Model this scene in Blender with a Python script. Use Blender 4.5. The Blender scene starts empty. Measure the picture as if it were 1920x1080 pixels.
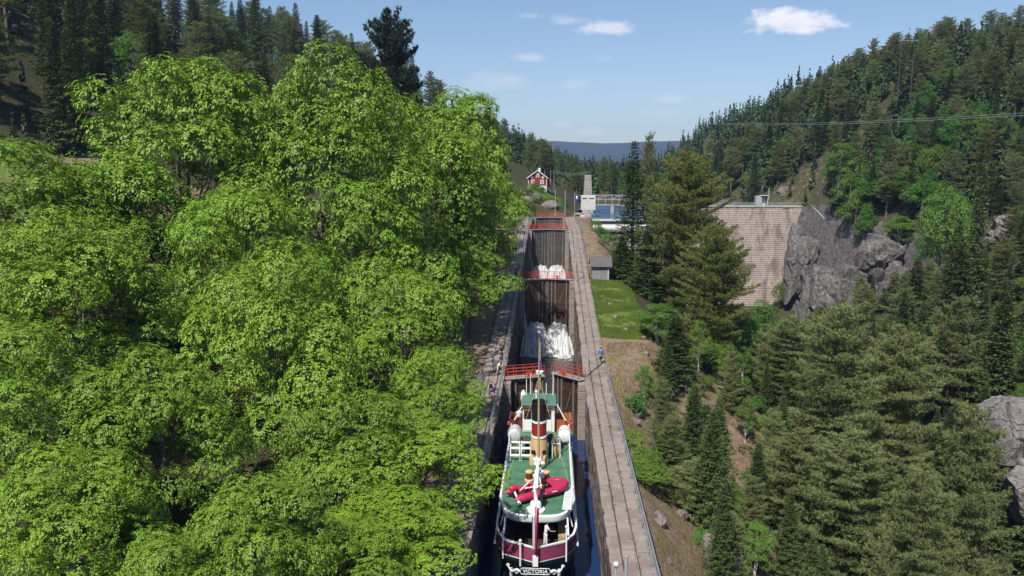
import bpy, bmesh, math, random
import numpy as np
from mathutils import Vector, Matrix, Euler
random.seed(7); rng = np.random.default_rng(11)
scene = bpy.context.scene
COL = scene.collection
R = math.radians
# ---------------------------------------------------------------- camera
FPX = 1450.0
YAW = math.atan((1034 - 960) / FPX); PITCH = math.atan((540 - 320) / FPX)
CAM = np.array([0.6, 0.0, 12.0])
cd = bpy.data.cameras.new('camera'); cam = bpy.data.objects.new('camera', cd); COL.objects.link(cam)
cd.sensor_width = 36; cd.lens = FPX / 1920 * 36; cd.clip_start = 0.5; cd.clip_end = 20000
cam.location = CAM; cam.rotation_euler = (R(90) - PITCH, 0, YAW); scene.camera = cam
FW = np.array([-math.sin(YAW)*math.cos(PITCH), math.cos(YAW)*math.cos(PITCH), -math.sin(PITCH)])
RT = np.array([math.cos(YAW), math.sin(YAW), 0]); UP = np.cross(RT, FW)
def ray(px, py): return FW + RT*(px-960)/FPX + UP*(540-py)/FPX
def PZ(px, py, z): r = ray(px, py); return CAM + r*(z-CAM[2])/r[2]
def PY(px, py, y): r = ray(px, py); return CAM + r*(y-CAM[1])/r[1]
def PJ(x, y, z):
    v = np.array([x, y, z], float) - CAM; d = v@FW; return 960+FPX*(v@RT)/d, 540-FPX*(v@UP)/d
# ---------------------------------------------------------------- sky, sun, exposure
SUN_EL = R(54); SUN_AZ = R(204)          # clockwise from +Y: the sun stands behind the camera, to the left
world = bpy.data.worlds.new('World'); scene.world = world; world.use_nodes = True
wn = world.node_tree.nodes; wl = world.node_tree.links; wn.clear()
def WN(t, **k):
    n = wn.new(t)
    for a, b in k.items(): setattr(n, a, b)
    return n
sky = WN('ShaderNodeTexSky', sky_type='NISHITA', sun_disc=False, sun_elevation=SUN_EL, sun_rotation=SUN_AZ, altitude=200, air_density=1.0, dust_density=.55, ozone_density=2.5)
bg = WN('ShaderNodeBackground'); bg.inputs[1].default_value = 0.1
wo = WN('ShaderNodeOutputWorld')
tc = WN('ShaderNodeTexCoord'); sp = WN('ShaderNodeSeparateXYZ'); wl.new(tc.outputs['Generated'], sp.inputs[0])
def WM(op, a, b=None, c=None):
    n = WN('ShaderNodeMath', operation=op)
    for i, v in enumerate((a, b, c)):
        if v is None: continue
        if isinstance(v, (int, float)): n.inputs[i].default_value = v
        else: wl.new(v, n.inputs[i])
    return n.outputs[0]
dy = WM('MAXIMUM', sp.outputs[1], 0.02)
U = WM('DIVIDE', sp.outputs[0], dy); V = WM('DIVIDE', sp.outputs[2], dy)
cv = WN('ShaderNodeCombineXYZ'); wl.new(WM('MULTIPLY', U, 1.0), cv.inputs[0]); wl.new(WM('MULTIPLY', V, 1.9), cv.inputs[1])
nz = WN('ShaderNodeTexNoise'); wl.new(cv.outputs[0], nz.inputs['Vector'])
nz.inputs['Scale'].default_value = 26; nz.inputs['Detail'].default_value = 7; nz.inputs['Roughness'].default_value = 0.58
tot = None
# u0, v0, half width, half height, strength
for cx_, cy_, cw_, ch_, s, gain in [(1487, 44, 90, 26, 1.0, 1.7), (1140, 54, 62, 16, .62, 1.3), (1065, 40, 40, 12, .3, 1), (985, 108, 40, 10, .30, 1.2), (930, 155, 70, 24, .30, 1), (1075, 160, 40, 12, .25, 1),
                        (1262, 185, 36, 11, .30, 1.2), (1105, 247, 42, 11, .5, 1.2), (1050, 234, 30, 10, .4, 1), (990, 30, 30, 6, .18, 1), (1130, 110, 26, 8, .2, 1), (1240, 212, 40, 8, .22, 1), (1560, 150, 60, 10, .12, 1), (-700, -150, 260, 80, .8, 2), (2900, -250, 260, 70, .8, 2)]:
    r_ = ray(cx_, cy_); u0 = float(r_[0]/r_[1]); v0 = float(r_[2]/r_[1]); a = cw_/FPX; b = ch_/FPX
    du = WM('DIVIDE', WM('SUBTRACT', U, u0), a); dv = WM('SUBTRACT', V, v0)
    dv = WM('DIVIDE', dv, b)
    dvb = WM('MULTIPLY', WM('MINIMUM', dv, 0.0), 1.25); dv = WM('ADD', WM('MAXIMUM', dv, 0.0), dvb)
    q = WM('SUBTRACT', 1.0, WM('SQRT', WM('ADD', WM('MULTIPLY', du, du), WM('MULTIPLY', dv, dv))))
    q = WM('ADD', q, WM('MULTIPLY', WM('SUBTRACT', nz.outputs[0], 0.5), 1.9))
    q = WM('MULTIPLY', WM('SMOOTH_MIN', WM('MAXIMUM', WM('MULTIPLY', q, 1.15*gain), 0.0), 1.0, 0.3), s)
    tot = q if tot is None else WM('MAXIMUM', tot, q)
tot = WM('MULTIPLY', tot, WM('GREATER_THAN', sp.outputs[1], 0.05))
shade = WM('ADD', 8.0, WM('MULTIPLY', WM('SUBTRACT', nz.outputs[0], 0.5), 4.0))
cc = WN('ShaderNodeCombineXYZ')
for i, k in enumerate((1.0, 1.0, 1.06)): wl.new(WM('MULTIPLY', shade, k), cc.inputs[i])
mx = WN('ShaderNodeMix', data_type='RGBA'); wl.new(tot, mx.inputs[0]); wl.new(sky.outputs[0], mx.inputs[6]); wl.new(cc.outputs[0], mx.inputs[7])
wl.new(mx.outputs[2], bg.inputs[0]); wl.new(bg.outputs[0], wo.inputs[0])
sd = bpy.data.lights.new('sun', 'SUN'); sd.energy = 5.0; sd.angle = R(0.5); sd.color = (1, .955, .88)
sun = bpy.data.objects.new('sun', sd); COL.objects.link(sun)
SD = Vector((math.sin(SUN_AZ)*math.cos(SUN_EL), math.cos(SUN_AZ)*math.cos(SUN_EL), math.sin(SUN_EL)))
sun.rotation_euler = (-SD).to_track_quat('-Z', 'Y').to_euler(); sun.location = (-60, -60, 120)
vs = scene.view_settings; vs.view_transform = 'Standard'; vs.look = 'None'; vs.gamma = 1; vs.exposure = 0.35; vs.use_curve_mapping = False
cy = scene.cycles; cy.max_bounces = 4; cy.diffuse_bounces = 1; cy.glossy_bounces = 2; cy.transmission_bounces = 2; cy.volume_bounces = 0; cy.transparent_max_bounces = 6
cy.use_denoising = True; cy.caustics_reflective = False; cy.caustics_refractive = False; cy.sample_clamp_indirect = 6
# ---------------------------------------------------------------- helpers
def tag(o, label=None, cat=None, group=None, kind=None):
    if label: o['label'] = label
    if cat: o['category'] = cat
    if group: o['group'] = group
    if kind: o['kind'] = kind
    return o
def thing(name, label, cat, loc=(0, 0, 0), group=None):
    o = bpy.data.objects.new(name, None); o.empty_display_size = .3; COL.objects.link(o); o.location = loc
    return tag(o, label, cat, group)
def wloc(o): return (np.array(o.location) + (wloc(o.parent) if o.parent else 0)) if o else np.zeros(3)
def mesh_np(name, v, f, mats, smooth=False, mi=None):
    """v (n,3) array, f (m,k) array of equal-sided faces"""
    me = bpy.data.meshes.new(name); v = np.asarray(v, np.float32); f = np.asarray(f, np.int32)
    me.vertices.add(len(v)); me.vertices.foreach_set('co', v.ravel())
    k = f.shape[1]; me.loops.add(f.size); me.loops.foreach_set('vertex_index', f.ravel())
    me.polygons.add(len(f)); me.polygons.foreach_set('loop_start', np.arange(0, f.size, k, dtype=np.int32))
    me.polygons.foreach_set('loop_total', np.full(len(f), k, np.int32))
    for m in (mats if isinstance(mats, (list, tuple)) else [mats]): me.materials.append(m)
    if mi is not None: me.polygons.foreach_set('material_index', np.asarray(mi, np.int32))
    me.polygons.foreach_set('use_smooth', np.full(len(f), smooth)); me.update(calc_edges=True); return me
def link(name, me, parent=None, loc=(0, 0, 0)):
    o = bpy.data.objects.new(name, me); COL.objects.link(o); o.parent = parent; o.location = loc; return o
class MB:
    def __init__(s): s.v = []; s.f = []
    def add(s, vs, fs):
        n = len(s.v); s.v += [tuple(map(float, p)) for p in vs]; s.f += [tuple(i+n for i in q) for q in fs]; return s
    def box(s, c, d, rz=0, rx=0, ry=0):
        M = Euler((rx, ry, rz)).to_matrix(); c = Vector(c)
        return s.add([c + M @ Vector((x*d[0]/2, y*d[1]/2, z*d[2]/2)) for x in (-1, 1) for y in (-1, 1) for z in (-1, 1)],
              [(0,1,3,2),(4,6,7,5),(0,4,5,1),(2,3,7,6),(0,2,6,4),(1,5,7,3)])
    def tube(s, pts, rad, n=8, cap=True):
        pts = [Vector(p) for p in pts]; rad = rad if isinstance(rad, (list, tuple)) else [rad]*len(pts)
        vs = []; fs = []
        for i, p in enumerate(pts):
            t = (pts[min(i+1, len(pts)-1)] - pts[max(i-1, 0)]); t = t.normalized() if t.length > 1e-9 else Vector((0, 0, 1))
            a = t.cross(Vector((0, 0, 1)) if abs(t.z) < .95 else Vector((1, 0, 0))).normalized(); b = t.cross(a)
            for k in range(n):
                q = 2*math.pi*k/n; vs.append(p + (a*math.cos(q) + b*math.sin(q))*rad[i])
        for i in range(len(pts)-1):
            for k in range(n): fs.append((i*n+k, i*n+(k+1) % n, (i+1)*n+(k+1) % n, (i+1)*n+k))
        if cap: fs.append(tuple(range(n))[::-1]); fs.append(tuple(range((len(pts)-1)*n, len(pts)*n)))
        return s.add(vs, fs)
    def lathe(s, c, prof, n=16, sx=1, sy=1):
        vs = []; fs = []
        for r, z in prof:
            for k in range(n): q = 2*math.pi*k/n; vs.append((c[0]+sx*r*math.cos(q), c[1]+sy*r*math.sin(q), c[2]+z))
        for i in range(len(prof)-1):
            for k in range(n): fs.append((i*n+k, i*n+(k+1) % n, (i+1)*n+(k+1) % n, (i+1)*n+k))
        fs.append(tuple(range(n))[::-1]); fs.append(tuple(range((len(prof)-1)*n, len(prof)*n)))
        return s.add(vs, fs)
    def prism(s, poly, ax, a, b):
        """poly: 2d points; ax: extrusion axis 0/1/2 from a to b"""
        def p3(p, t): q = list(p); q.insert(ax, t); return q
        n = len(poly)
        return s.add([p3(p, a) for p in poly] + [p3(p, b) for p in poly], [tuple(range(n))[::-1], tuple(range(n, 2*n))] + [(i, (i+1) % n, n+(i+1) % n, n+i) for i in range(n)])
    def build(s, name, m, parent=None, smooth=False, bevel=0):
        o0 = wloc(parent); me = bpy.data.meshes.new(name)
        me.from_pydata([(x-o0[0], y-o0[1], z-o0[2]) for x, y, z in s.v], [], s.f); me.materials.append(m)
        bm = bmesh.new(); bm.from_mesh(me); bmesh.ops.recalc_face_normals(bm, faces=bm.faces)
        if bevel: bmesh.ops.bevel(bm, geom=bm.edges[:], offset=bevel, segments=1, affect='EDGES', clamp_overlap=True)
        bm.to_mesh(me); bm.free()
        if smooth:
            me.polygons.foreach_set('use_smooth', [True]*len(me.polygons))
            try: me.set_sharp_from_angle(angle=R(40))
            except Exception: pass
        return link(name, me, parent)
def copy_tree(o, parent=None):
    c = o.copy(); COL.objects.link(c); c.parent = parent
    for ch in list(o.children): copy_tree(ch, c)
    return c
# ---- materials
MATS = {}
def mat(name, c1, c2=None, rough=.7, scale=3.0, bump=0.0, bscale=None, metal=0, detail=5, spec=.4, coord='pos', rnd=0.0, stretch=None, emit=None, c3=None, s3=.3):
    if name in MATS: return MATS[name]
    m = bpy.data.materials.new(name); m.use_nodes = True; nt = m.node_tree; N = nt.nodes; L = nt.links
    b = N['Principled BSDF']; b.inputs['Roughness'].default_value = rough; b.inputs['Metallic'].default_value = metal
    b.inputs['Specular IOR Level'].default_value = spec; b.inputs['Base Color'].default_value = (*c1, 1)
    vec = None
    if coord == 'pos': g = N.new('ShaderNodeNewGeometry'); vec = g.outputs['Position']
    else: g = N.new('ShaderNodeTexCoord'); vec = g.outputs['Object']
    if stretch:
        mp = N.new('ShaderNodeMapping'); mp.inputs['Scale'].default_value = stretch; L.new(vec, mp.inputs[0]); vec = mp.outputs[0]
    col = None
    if c2 is not None:
        n = N.new('ShaderNodeTexNoise'); n.inputs['Scale'].default_value = scale; n.inputs['Detail'].default_value = detail; n.inputs['Roughness'].default_value = .62; L.new(vec, n.inputs['Vector'])
        rp = N.new('ShaderNodeMapRange'); rp.inputs[1].default_value = .33; rp.inputs[2].default_value = .67; L.new(n.outputs[0], rp.inputs[0])
        x = N.new('ShaderNodeMix'); x.data_type = 'RGBA'; L.new(rp.outputs[0], x.inputs[0]); x.inputs[6].default_value = (*c1, 1); x.inputs[7].default_value = (*c2, 1); col = x.outputs[2]
        if c3 is not None:
            n3 = N.new('ShaderNodeTexNoise'); n3.inputs['Scale'].default_value = s3; n3.inputs['Detail'].default_value = 6; L.new(vec, n3.inputs['Vector'])
            r3 = N.new('ShaderNodeMapRange'); r3.inputs[1].default_value = .5; r3.inputs[2].default_value = .62; L.new(n3.outputs[0], r3.inputs[0])
            y = N.new('ShaderNodeMix'); y.data_type = 'RGBA'; L.new(r3.outputs[0], y.inputs[0]); L.new(col, y.inputs[6]); y.inputs[7].default_value = (*c3, 1); col = y.outputs[2]
    if rnd:
        oi = N.new('ShaderNodeObjectInfo'); hs = N.new('ShaderNodeHueSaturation'); mr = N.new('ShaderNodeMapRange'); L.new(oi.outputs['Random'], mr.inputs[0]); mr.inputs[3].default_value = 1-rnd; mr.inputs[4].default_value = 1+rnd
        L.new(mr.outputs[0], hs.inputs['Value'])
        if col: L.new(col, hs.inputs['Color'])
        else: hs.inputs['Color'].default_value = (*c1, 1)
        col = hs.outputs[0]
    if col: L.new(col, b.inputs['Base Color'])
    if bump:
        n = N.new('ShaderNodeTexNoise'); n.inputs['Scale'].default_value = bscale or scale*4; n.inputs['Detail'].default_value = 6; L.new(vec, n.inputs['Vector'])
        bp = N.new('ShaderNodeBump'); bp.inputs['Strength'].default_value = bump; bp.inputs['Distance'].default_value = .1; L.new(n.outputs[0], bp.inputs['Height']); L.new(bp.outputs[0], b.inputs['Normal'])
    MATS[name] = m; return m
def leafmat(name, c1, c2, trans=.35, tcol=None, rough=.5, hv=.03, vv=.25, spec=.3, sc=.25):
    m = bpy.data.materials.new(name); m.use_nodes = True; nt = m.node_tree; N = nt.nodes; L = nt.links
    b = N['Principled BSDF']; b.inputs['Roughness'].default_value = rough; b.inputs['Specular IOR Level'].default_value = spec
    g = N.new('ShaderNodeNewGeometry'); oi = N.new('ShaderNodeObjectInfo')
    x = N.new('ShaderNodeMix'); x.data_type = 'RGBA'; L.new(g.outputs['Random Per Island'], x.inputs[0]); x.inputs[6].default_value = (*c1, 1); x.inputs[7].default_value = (*c2, 1)
    n = N.new('ShaderNodeTexNoise'); n.inputs['Scale'].default_value = sc; n.inputs['Detail'].default_value = 2; L.new(g.outputs['Position'], n.inputs['Vector'])
    hs = N.new('ShaderNodeHueSaturation'); L.new(x.outputs[2], hs.inputs['Color'])
    a = N.new('ShaderNodeMapRange'); L.new(oi.outputs['Random'], a.inputs[0]); a.inputs[3].default_value = .5-hv; a.inputs[4].default_value = .5+hv; L.new(a.outputs[0], hs.inputs['Hue'])
    v = N.new('ShaderNodeMapRange'); L.new(n.outputs[0], v.inputs[0]); v.inputs[1].default_value = .3; v.inputs[2].default_value = .7; v.inputs[3].default_value = 1-vv; v.inputs[4].default_value = 1+vv
    mlt = N.new('ShaderNodeMath'); mlt.operation = 'MULTIPLY'; L.new(v.outputs[0], mlt.inputs[0])
    v2 = N.new('ShaderNodeMapRange'); w2 = N.new('ShaderNodeMath'); w2.operation = 'FRACT'; w1 = N.new('ShaderNodeMath'); w1.operation = 'MULTIPLY'; w1.inputs[1].default_value = 7.31
    L.new(oi.outputs['Random'], w1.inputs[0]); L.new(w1.outputs[0], w2.inputs[0]); L.new(w2.outputs[0], v2.inputs[0]); v2.inputs[3].default_value = 1-vv*.8; v2.inputs[4].default_value = 1+vv*.8; L.new(v2.outputs[0], mlt.inputs[1]); L.new(mlt.outputs[0], hs.inputs['Value'])
    L.new(hs.outputs[0], b.inputs['Base Color'])
    t = N.new('ShaderNodeBsdfTranslucent'); hv2 = N.new('ShaderNodeMix'); hv2.data_type = 'RGBA'; hv2.blend_type = 'MULTIPLY'; hv2.inputs[0].default_value = 1; L.new(hs.outputs[0], hv2.inputs[6]); hv2.inputs[7].default_value = (*(tcol or (1.3, 1.2, .6)), 1); L.new(hv2.outputs[2], t.inputs[0])
    s = N.new('ShaderNodeMixShader'); s.inputs[0].default_value = trans; L.new(b.outputs[0], s.inputs[1]); L.new(t.outputs[0], s.inputs[2]); L.new(s.outputs[0], N['Material Output'].inputs[0])
    return m
# value noise
_T = rng.random((256, 256))
def vnoise(x, y):
    xi = np.floor(x).astype(int); yi = np.floor(y).astype(int); fx = x-xi; fy = y-yi; fx = fx*fx*(3-2*fx); fy = fy*fy*(3-2*fy)
    a = _T[xi & 255, yi & 255]; b = _T[(xi+1) & 255, yi & 255]; c = _T[xi & 255, (yi+1) & 255]; d = _T[(xi+1) & 255, (yi+1) & 255]
    return (a*(1-fx)+b*fx)*(1-fy)+(c*(1-fx)+d*fx)*fy - .5
def fbm(x, y, o=4):
    r = 0; a = 1
    for k in range(o): r = r + a*vnoise(x*2**k+17*k, y*2**k+5*k); a *= .5
    return r
def sstep(a, b, x): t = np.clip((x-a)/(b-a), 0, 1); return t*t*(3-2*t)
# ---------------------------------------------------------------- terrain
GY = [77.5, 118.7, 160.0, 201.0]                       # the four gates in view
WATER_LOW, WATER_2, WATER_3, WATER_TOP = -15.2, -10.0, -5.0, -0.6
def wall_top(Y): return np.interp(Y, [10, 41, 76, 80, 115.5, 119, 156.5, 160, 206], [-10.8, -10, -9.15, -8.85, -5.05, -4.6, -.45, 0, 0])
def ground(X, Y, noise=True):
    X = np.asarray(X, float); Y = np.asarray(Y, float); wt = wall_top(Y)
    xl = np.maximum(-X-6.6, 0)
    za = wt - .2 + np.interp(xl, [0, 9, 50, 75, 140, 400], [0, .6, 12.5, 24, 58, 70])
    d = np.interp(Y, [200, 240, 300, 450, 700, 1500], [7, 8, 14, 22, 40, 80]) - X
    zb = np.interp(d, [-6, 0, 12, 60, 110, 300], [-7, -.9, 6, 29, 48, 70])
    left = za + (np.maximum(zb, np.where(X < -6.545, za, zb)) - za)*sstep(205, 238, Y)
    left = np.where(X < -6.545, left, zb*sstep(207, 238, Y))
    # right side: terrace, gorge, far bank
    xe = np.interp(Y, [10, 74, 80, 90, 114, 122, 200], [6.9, 7.2, 9.5, 12.5, 12.5, 10, 9])
    pz = wt - np.interp(Y, [40, 74, 81, 84], [2.2, 1.3, .3, .12])
    sl = np.interp(Y, [0, 70, 84, 118, 125, 200], [.9, .8, .62, .62, .8, .9])
    zt = pz - .05*np.maximum(X-6.6, 0) - sl*np.maximum(X-xe, 0)
    zf = np.interp(Y, [0, 250], [-33, -30])
    xr = np.interp(Y, [0, 80, 150, 200, 246], [40, 44, 54, 66, 81])+6*fbm(Y*.05, Y*0+X*.01); s = X - xr
    bank = zf + np.interp(s, [0, 12, 30, 60, 100, 400], [0, 10, 21, 46, 70, 90])
    gorge = np.maximum(np.maximum(zt, zf), bank)
    lake = np.full_like(X, -8.0)
    xs = np.interp(Y, [150, 200, 245, 262, 300, 400, 600, 900, 1500], [105, 95, 82, 70, 60, 55, 66, 110, 200])
    hill = -.8 + np.interp(X-xs, [-16, 0, 45, 90, 300], [-40, 0, 35, 52, 60])
    right = np.where(Y < 248, np.maximum(gorge, np.where(X > 60, hill, -99)), np.maximum(lake, hill))
    right = np.where((X > 10) & (X < 33) & (Y > 186) & (Y <= 203.6), np.maximum(right, -8.6 - .35*np.maximum(203-Y, 0)), right)
    near_weir = (X < 31) & (Y > 203.5)
    right = np.where(near_weir, np.where(X < 11.2, np.where(Y > 215, zb*sstep(215, 240, Y), -.1), -8), right)
    z = np.where(X > 6.545, right, left)
    z = np.where((Y > 250) & (X <= 80) & (X > -40), np.maximum(zb, right), z)
    z = np.where((Y > 282) & (X > -60) & (X < 90), np.maximum(z, -8+10*sstep(284, 300, Y+.25*X)), z)
    # valley floor far behind
    z = np.where(Y > 700, np.maximum(z, -8 + 22*sstep(700, 1300, Y)), z)
    z = np.where(np.abs(X) > 300, np.minimum(z, 80), z)
    if noise:
        steep = np.clip((np.abs(X)-9)/10, 0, 1)*np.clip((z+.9+6)/3, .25, 1)
        z = z + steep*(fbm(X*.09, Y*.09)*2.6 + fbm(X*.5, Y*.5, 3)*.8) + (np.abs(X) > 60)*fbm(X*.025, Y*.025)*9*np.clip((np.abs(X)-60)/40, 0, 1)
    lock = (np.abs(X) < 6.55) & (Y < 206.5)
    canal = (np.abs(X) < 4.3) & (Y >= 206.5) & (Y < 219)
    return np.where(lock, -24, np.where(canal, -5, z))
xs_ = np.concatenate([[-4000, -2500, -1500, -900, -600, -400, -300, -230, -180, -150], np.arange(-130, -8, 1.6), [-8, -7.2, -6.56, -6.54, -4.4, -4.2, -2, 0, 2, 4.2, 4.4, 6.54, 6.56, 7.2], np.arange(8, 150, 1.5), [160, 180, 210, 250, 300, 400, 600, 900, 1500, 2500, 4000]])
ys_ = np.concatenate([[-200, -60], np.arange(-20, 300, 1.6), np.arange(302, 620, 7), [650, 700, 800, 950, 1100, 1300, 1600, 2000, 2600, 3200, 4000, 5200]])
GX, GYY = np.meshgrid(xs_, ys_); GZ = ground(GX, GYY)
nx, ny = len(xs_), len(ys_); idx = np.arange(nx*ny).reshape(ny, nx)
fq = np.stack([idx[:-1, :-1], idx[:-1, 1:], idx[1:, 1:], idx[1:, :-1]], -1).reshape(-1, 4)
def terrain_mat():
    m = bpy.data.materials.new('ground_cover'); m.use_nodes = True; nt = m.node_tree; N = nt.nodes; L = nt.links; b = N['Principled BSDF']; b.inputs['Roughness'].default_value = .9; b.inputs['Specular IOR Level'].default_value = .15
    g = N.new('ShaderNodeNewGeometry'); at = N.new('ShaderNodeVertexColor'); at.layer_name = 'cover'
    sp = N.new('ShaderNodeSeparateColor'); L.new(at.outputs[0], sp.inputs[0])
    def noise(s, d=6):
        n = N.new('ShaderNodeTexNoise'); n.inputs['Scale'].default_value = s; n.inputs['Detail'].default_value = d; n.inputs['Roughness'].default_value = .65; L.new(g.outputs['Position'], n.inputs['Vector']); return n.outputs[0]
    def mr(o, a, b_): r = N.new('ShaderNodeMapRange'); r.inputs[1].default_value = a; r.inputs[2].default_value = b_; L.new(o, r.inputs[0]); return r.outputs[0]
    def mix(f, a, b_):
        x = N.new('ShaderNodeMix'); x.data_type = 'RGBA'; L.new(f, x.inputs[0])
        for i, c in ((6, a), (7, b_)):
            if isinstance(c, tuple): x.inputs[i].default_value = (*c, 1)
            else: L.new(c, x.inputs[i])
        return x.outputs[2]
    forest = mix(mr(noise(.6), .4, .6), (.035, .05, .016), (.07, .055, .033))
    dirt = mix(mr(noise(1.3), .35, .65), (.17, .112, .072), (.27, .195, .14)); dirt = mix(mr(noise(7), .58, .66), dirt, (.36, .32, .29)); dirt = mix(mr(noise(.45), .52, .62), dirt, (.16, .15, .05))
    grass = mix(mr(noise(.9), .35, .65), (.10, .155, .03), (.15, .205, .045)); grass = mix(mr(noise(.8), .5, .66), grass, (.19, .17, .075))
    rock = mix(mr(noise(1.1, 8), .35, .65), (.05, .047, .047), (.15, .135, .13))
    def edge(o):   # ragged border between covers
        a = N.new('ShaderNodeMath'); a.operation = 'ADD'; L.new(o, a.inputs[0]); s = N.new('ShaderNodeMath'); s.operation = 'MULTIPLY_ADD'; L.new(noise(.8, 8), s.inputs[0]); s.inputs[1].default_value = .9; s.inputs[2].default_value = -.45; L.new(s.outputs[0], a.inputs[1]); return mr(a.outputs[0], .42, .58)
    c = mix(edge(sp.outputs[0]), forest, dirt); c = mix(edge(sp.outputs[1]), c, grass); c = mix(edge(sp.outputs[2]), c, rock)
    L.new(c, b.inputs['Base Color'])
    bp = N.new('ShaderNodeBump'); bp.inputs['Strength'].default_value = .8; bp.inputs['Distance'].default_value = .25; L.new(noise(3, 8), bp.inputs['Height']); L.new(bp.outputs[0], b.inputs['Normal'])
    return m
tme = mesh_np('ground', np.stack([GX.ravel(), GYY.ravel(), GZ.ravel()], 1), fq, terrain_mat(), True)
slope = np.hypot(*np.gradient(GZ, ys_, xs_)); cov = np.zeros((ny, nx, 4)); cov[..., 3] = 1
xx, yy = GX, GYY
cov[..., 0] = np.clip(((xx > 6) & (xx < 30) & (yy > 30) & (yy < 92))*1.0*(1-.55*sstep(16, 30, xx)) + ((xx < -6.5) & (xx > -12) & (yy < 200))*.9 + ((xx < -55) & (xx > -75) & (yy < 125))*.8 + ((xx > 6.5) & (xx < 30) & (yy > 120) & (yy < 215))*.6 + ((xx>60)&(xx<92)&(yy>252)&(yy<266))*.4, 0, 1)
cov[..., 1] = np.clip(((xx > 6.4) & (xx < 12.5) & (yy > 91) & (yy < 119)).astype(float) + ((xx > -7) & (xx < 3.5) & (yy > 232) & (yy < 262)) + ((xx < -8) & (xx > -22) & (yy < 205))*.35 + ((xx < -55) & (xx > -75) & (yy < 105) & (yy > 80))*.6, 0, 1)
cov[..., 2] = np.clip((slope-1.15)*2.2, 0, 1)*(np.abs(xx) > 12)*((yy < 700))
ca = tme.color_attributes.new('cover', 'FLOAT_COLOR', 'POINT'); ca.data.foreach_set('color', cov.reshape(-1, 4).astype(np.float32).ravel())
tag(link('ground', tme), kind='structure')
# distant ridge
hx = np.linspace(-3500, 3500, 141); hv = []
for j, (yy0, k) in enumerate([(3000, 0), (3300, .45), (3650, .8), (4000, 1), (4600, .9)]):
    top = 166 + 16*fbm(hx*.0011+3, hx*0+1.5)*2 + 6*fbm(hx*.006, hx*0)
    hv.append(np.stack([hx, np.full_like(hx, yy0), -6 + k*top], 1))
hv = np.concatenate(hv); hi = np.arange(5*141).reshape(5, 141)
hf = np.stack([hi[:-1, :-1], hi[:-1, 1:], hi[1:, 1:], hi[1:, :-1]], -1).reshape(-1, 4)
M_far = mat('far_forest', (.02, .032, .03), (.03, .045, .04), rough=.95, scale=.02, bump=.6, bscale=.08)
tag(link('distant_hill', mesh_np('distant_hill', hv, hf, M_far, True)), kind='structure')
# ---------------------------------------------------------------- water
def water_mat(name, base, rough, scale, strength, dist=.06, stretch=(1, 1, 1)):
    m = bpy.data.materials.new(name); m.use_nodes = True; N = m.node_tree.nodes; L = m.node_tree.links; b = N['Principled BSDF']
    b.inputs['Base Color'].default_value = (*base, 1); b.inputs['Roughness'].default_value = rough; b.inputs['IOR'].default_value = 1.33
    g = N.new('ShaderNodeNewGeometry'); mp = N.new('ShaderNodeMapping'); mp.inputs['Scale'].default_value = stretch; L.new(g.outputs['Position'], mp.inputs[0])
    n = N.new('ShaderNodeTexNoise'); n.inputs['Scale'].default_value = scale; n.inputs['Detail'].default_value = 4; L.new(mp.outputs[0], n.inputs['Vector'])
    bp = N.new('ShaderNodeBump'); bp.inputs['Strength'].default_value = strength; bp.inputs['Distance'].default_value = dist; L.new(n.outputs[0], bp.inputs['Height']); L.new(bp.outputs[0], b.inputs['Normal']); return m
M_wlow = water_mat('canal_water', (.012, .03, .09), .05, 1.1, .25, .05)
M_wrough = water_mat('churned_water', (.02, .022, .02), .1, 1.6, .9, .14, (.8, 1.6, 1))
M_lake = water_mat('lake_water', (.05, .09, .18), .3, .8, .5, .05, (.5, 1, 1))
def sheet(name, x0, x1, y0, y1, z, m):
    b = MB(); nxs, nys = 2, max(2, int((y1-y0)/4))
    for j in range(nys): 
        for i in range(nxs):
            X0 = x0+(x1-x0)*i/nxs; X1 = x0+(x1-x0)*(i+1)/nxs; Y0 = y0+(y1-y0)*j/nys; Y1 = y0+(y1-y0)*(j+1)/nys
            b.add([(X0, Y0, z), (X1, Y0, z), (X1, Y1, z), (X0, Y1, z)], [(0, 1, 2, 3)])
    return tag(b.build(name, m), kind='structure')
sheet('lock_water', -4.6, 4.6, 10, 79.2, WATER_LOW, M_wlow)
sheet('chamber_water', -4.6, 4.6, 79.2, 119.6, WATER_LOW, M_wrough)
sheet('chamber_water', -4.6, 4.6, 119.6, 161, WATER_2, M_wrough)
sheet('chamber_water', -4.6, 4.6, 161, 202, WATER_3, M_wlow)
sheet('canal_water', -4.6, 4.6, 202, 221, WATER_TOP, M_lake)
sheet('reservoir', 10.5, 31, 204.2, 250.5, WATER_TOP, M_lake)
sheet('reservoir', -10, 330, 251.5, 1250, WATER_TOP-.004, M_lake)
sheet('gorge_river', 15, 90, -20, 240, -31.6, M_wlow)
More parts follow.
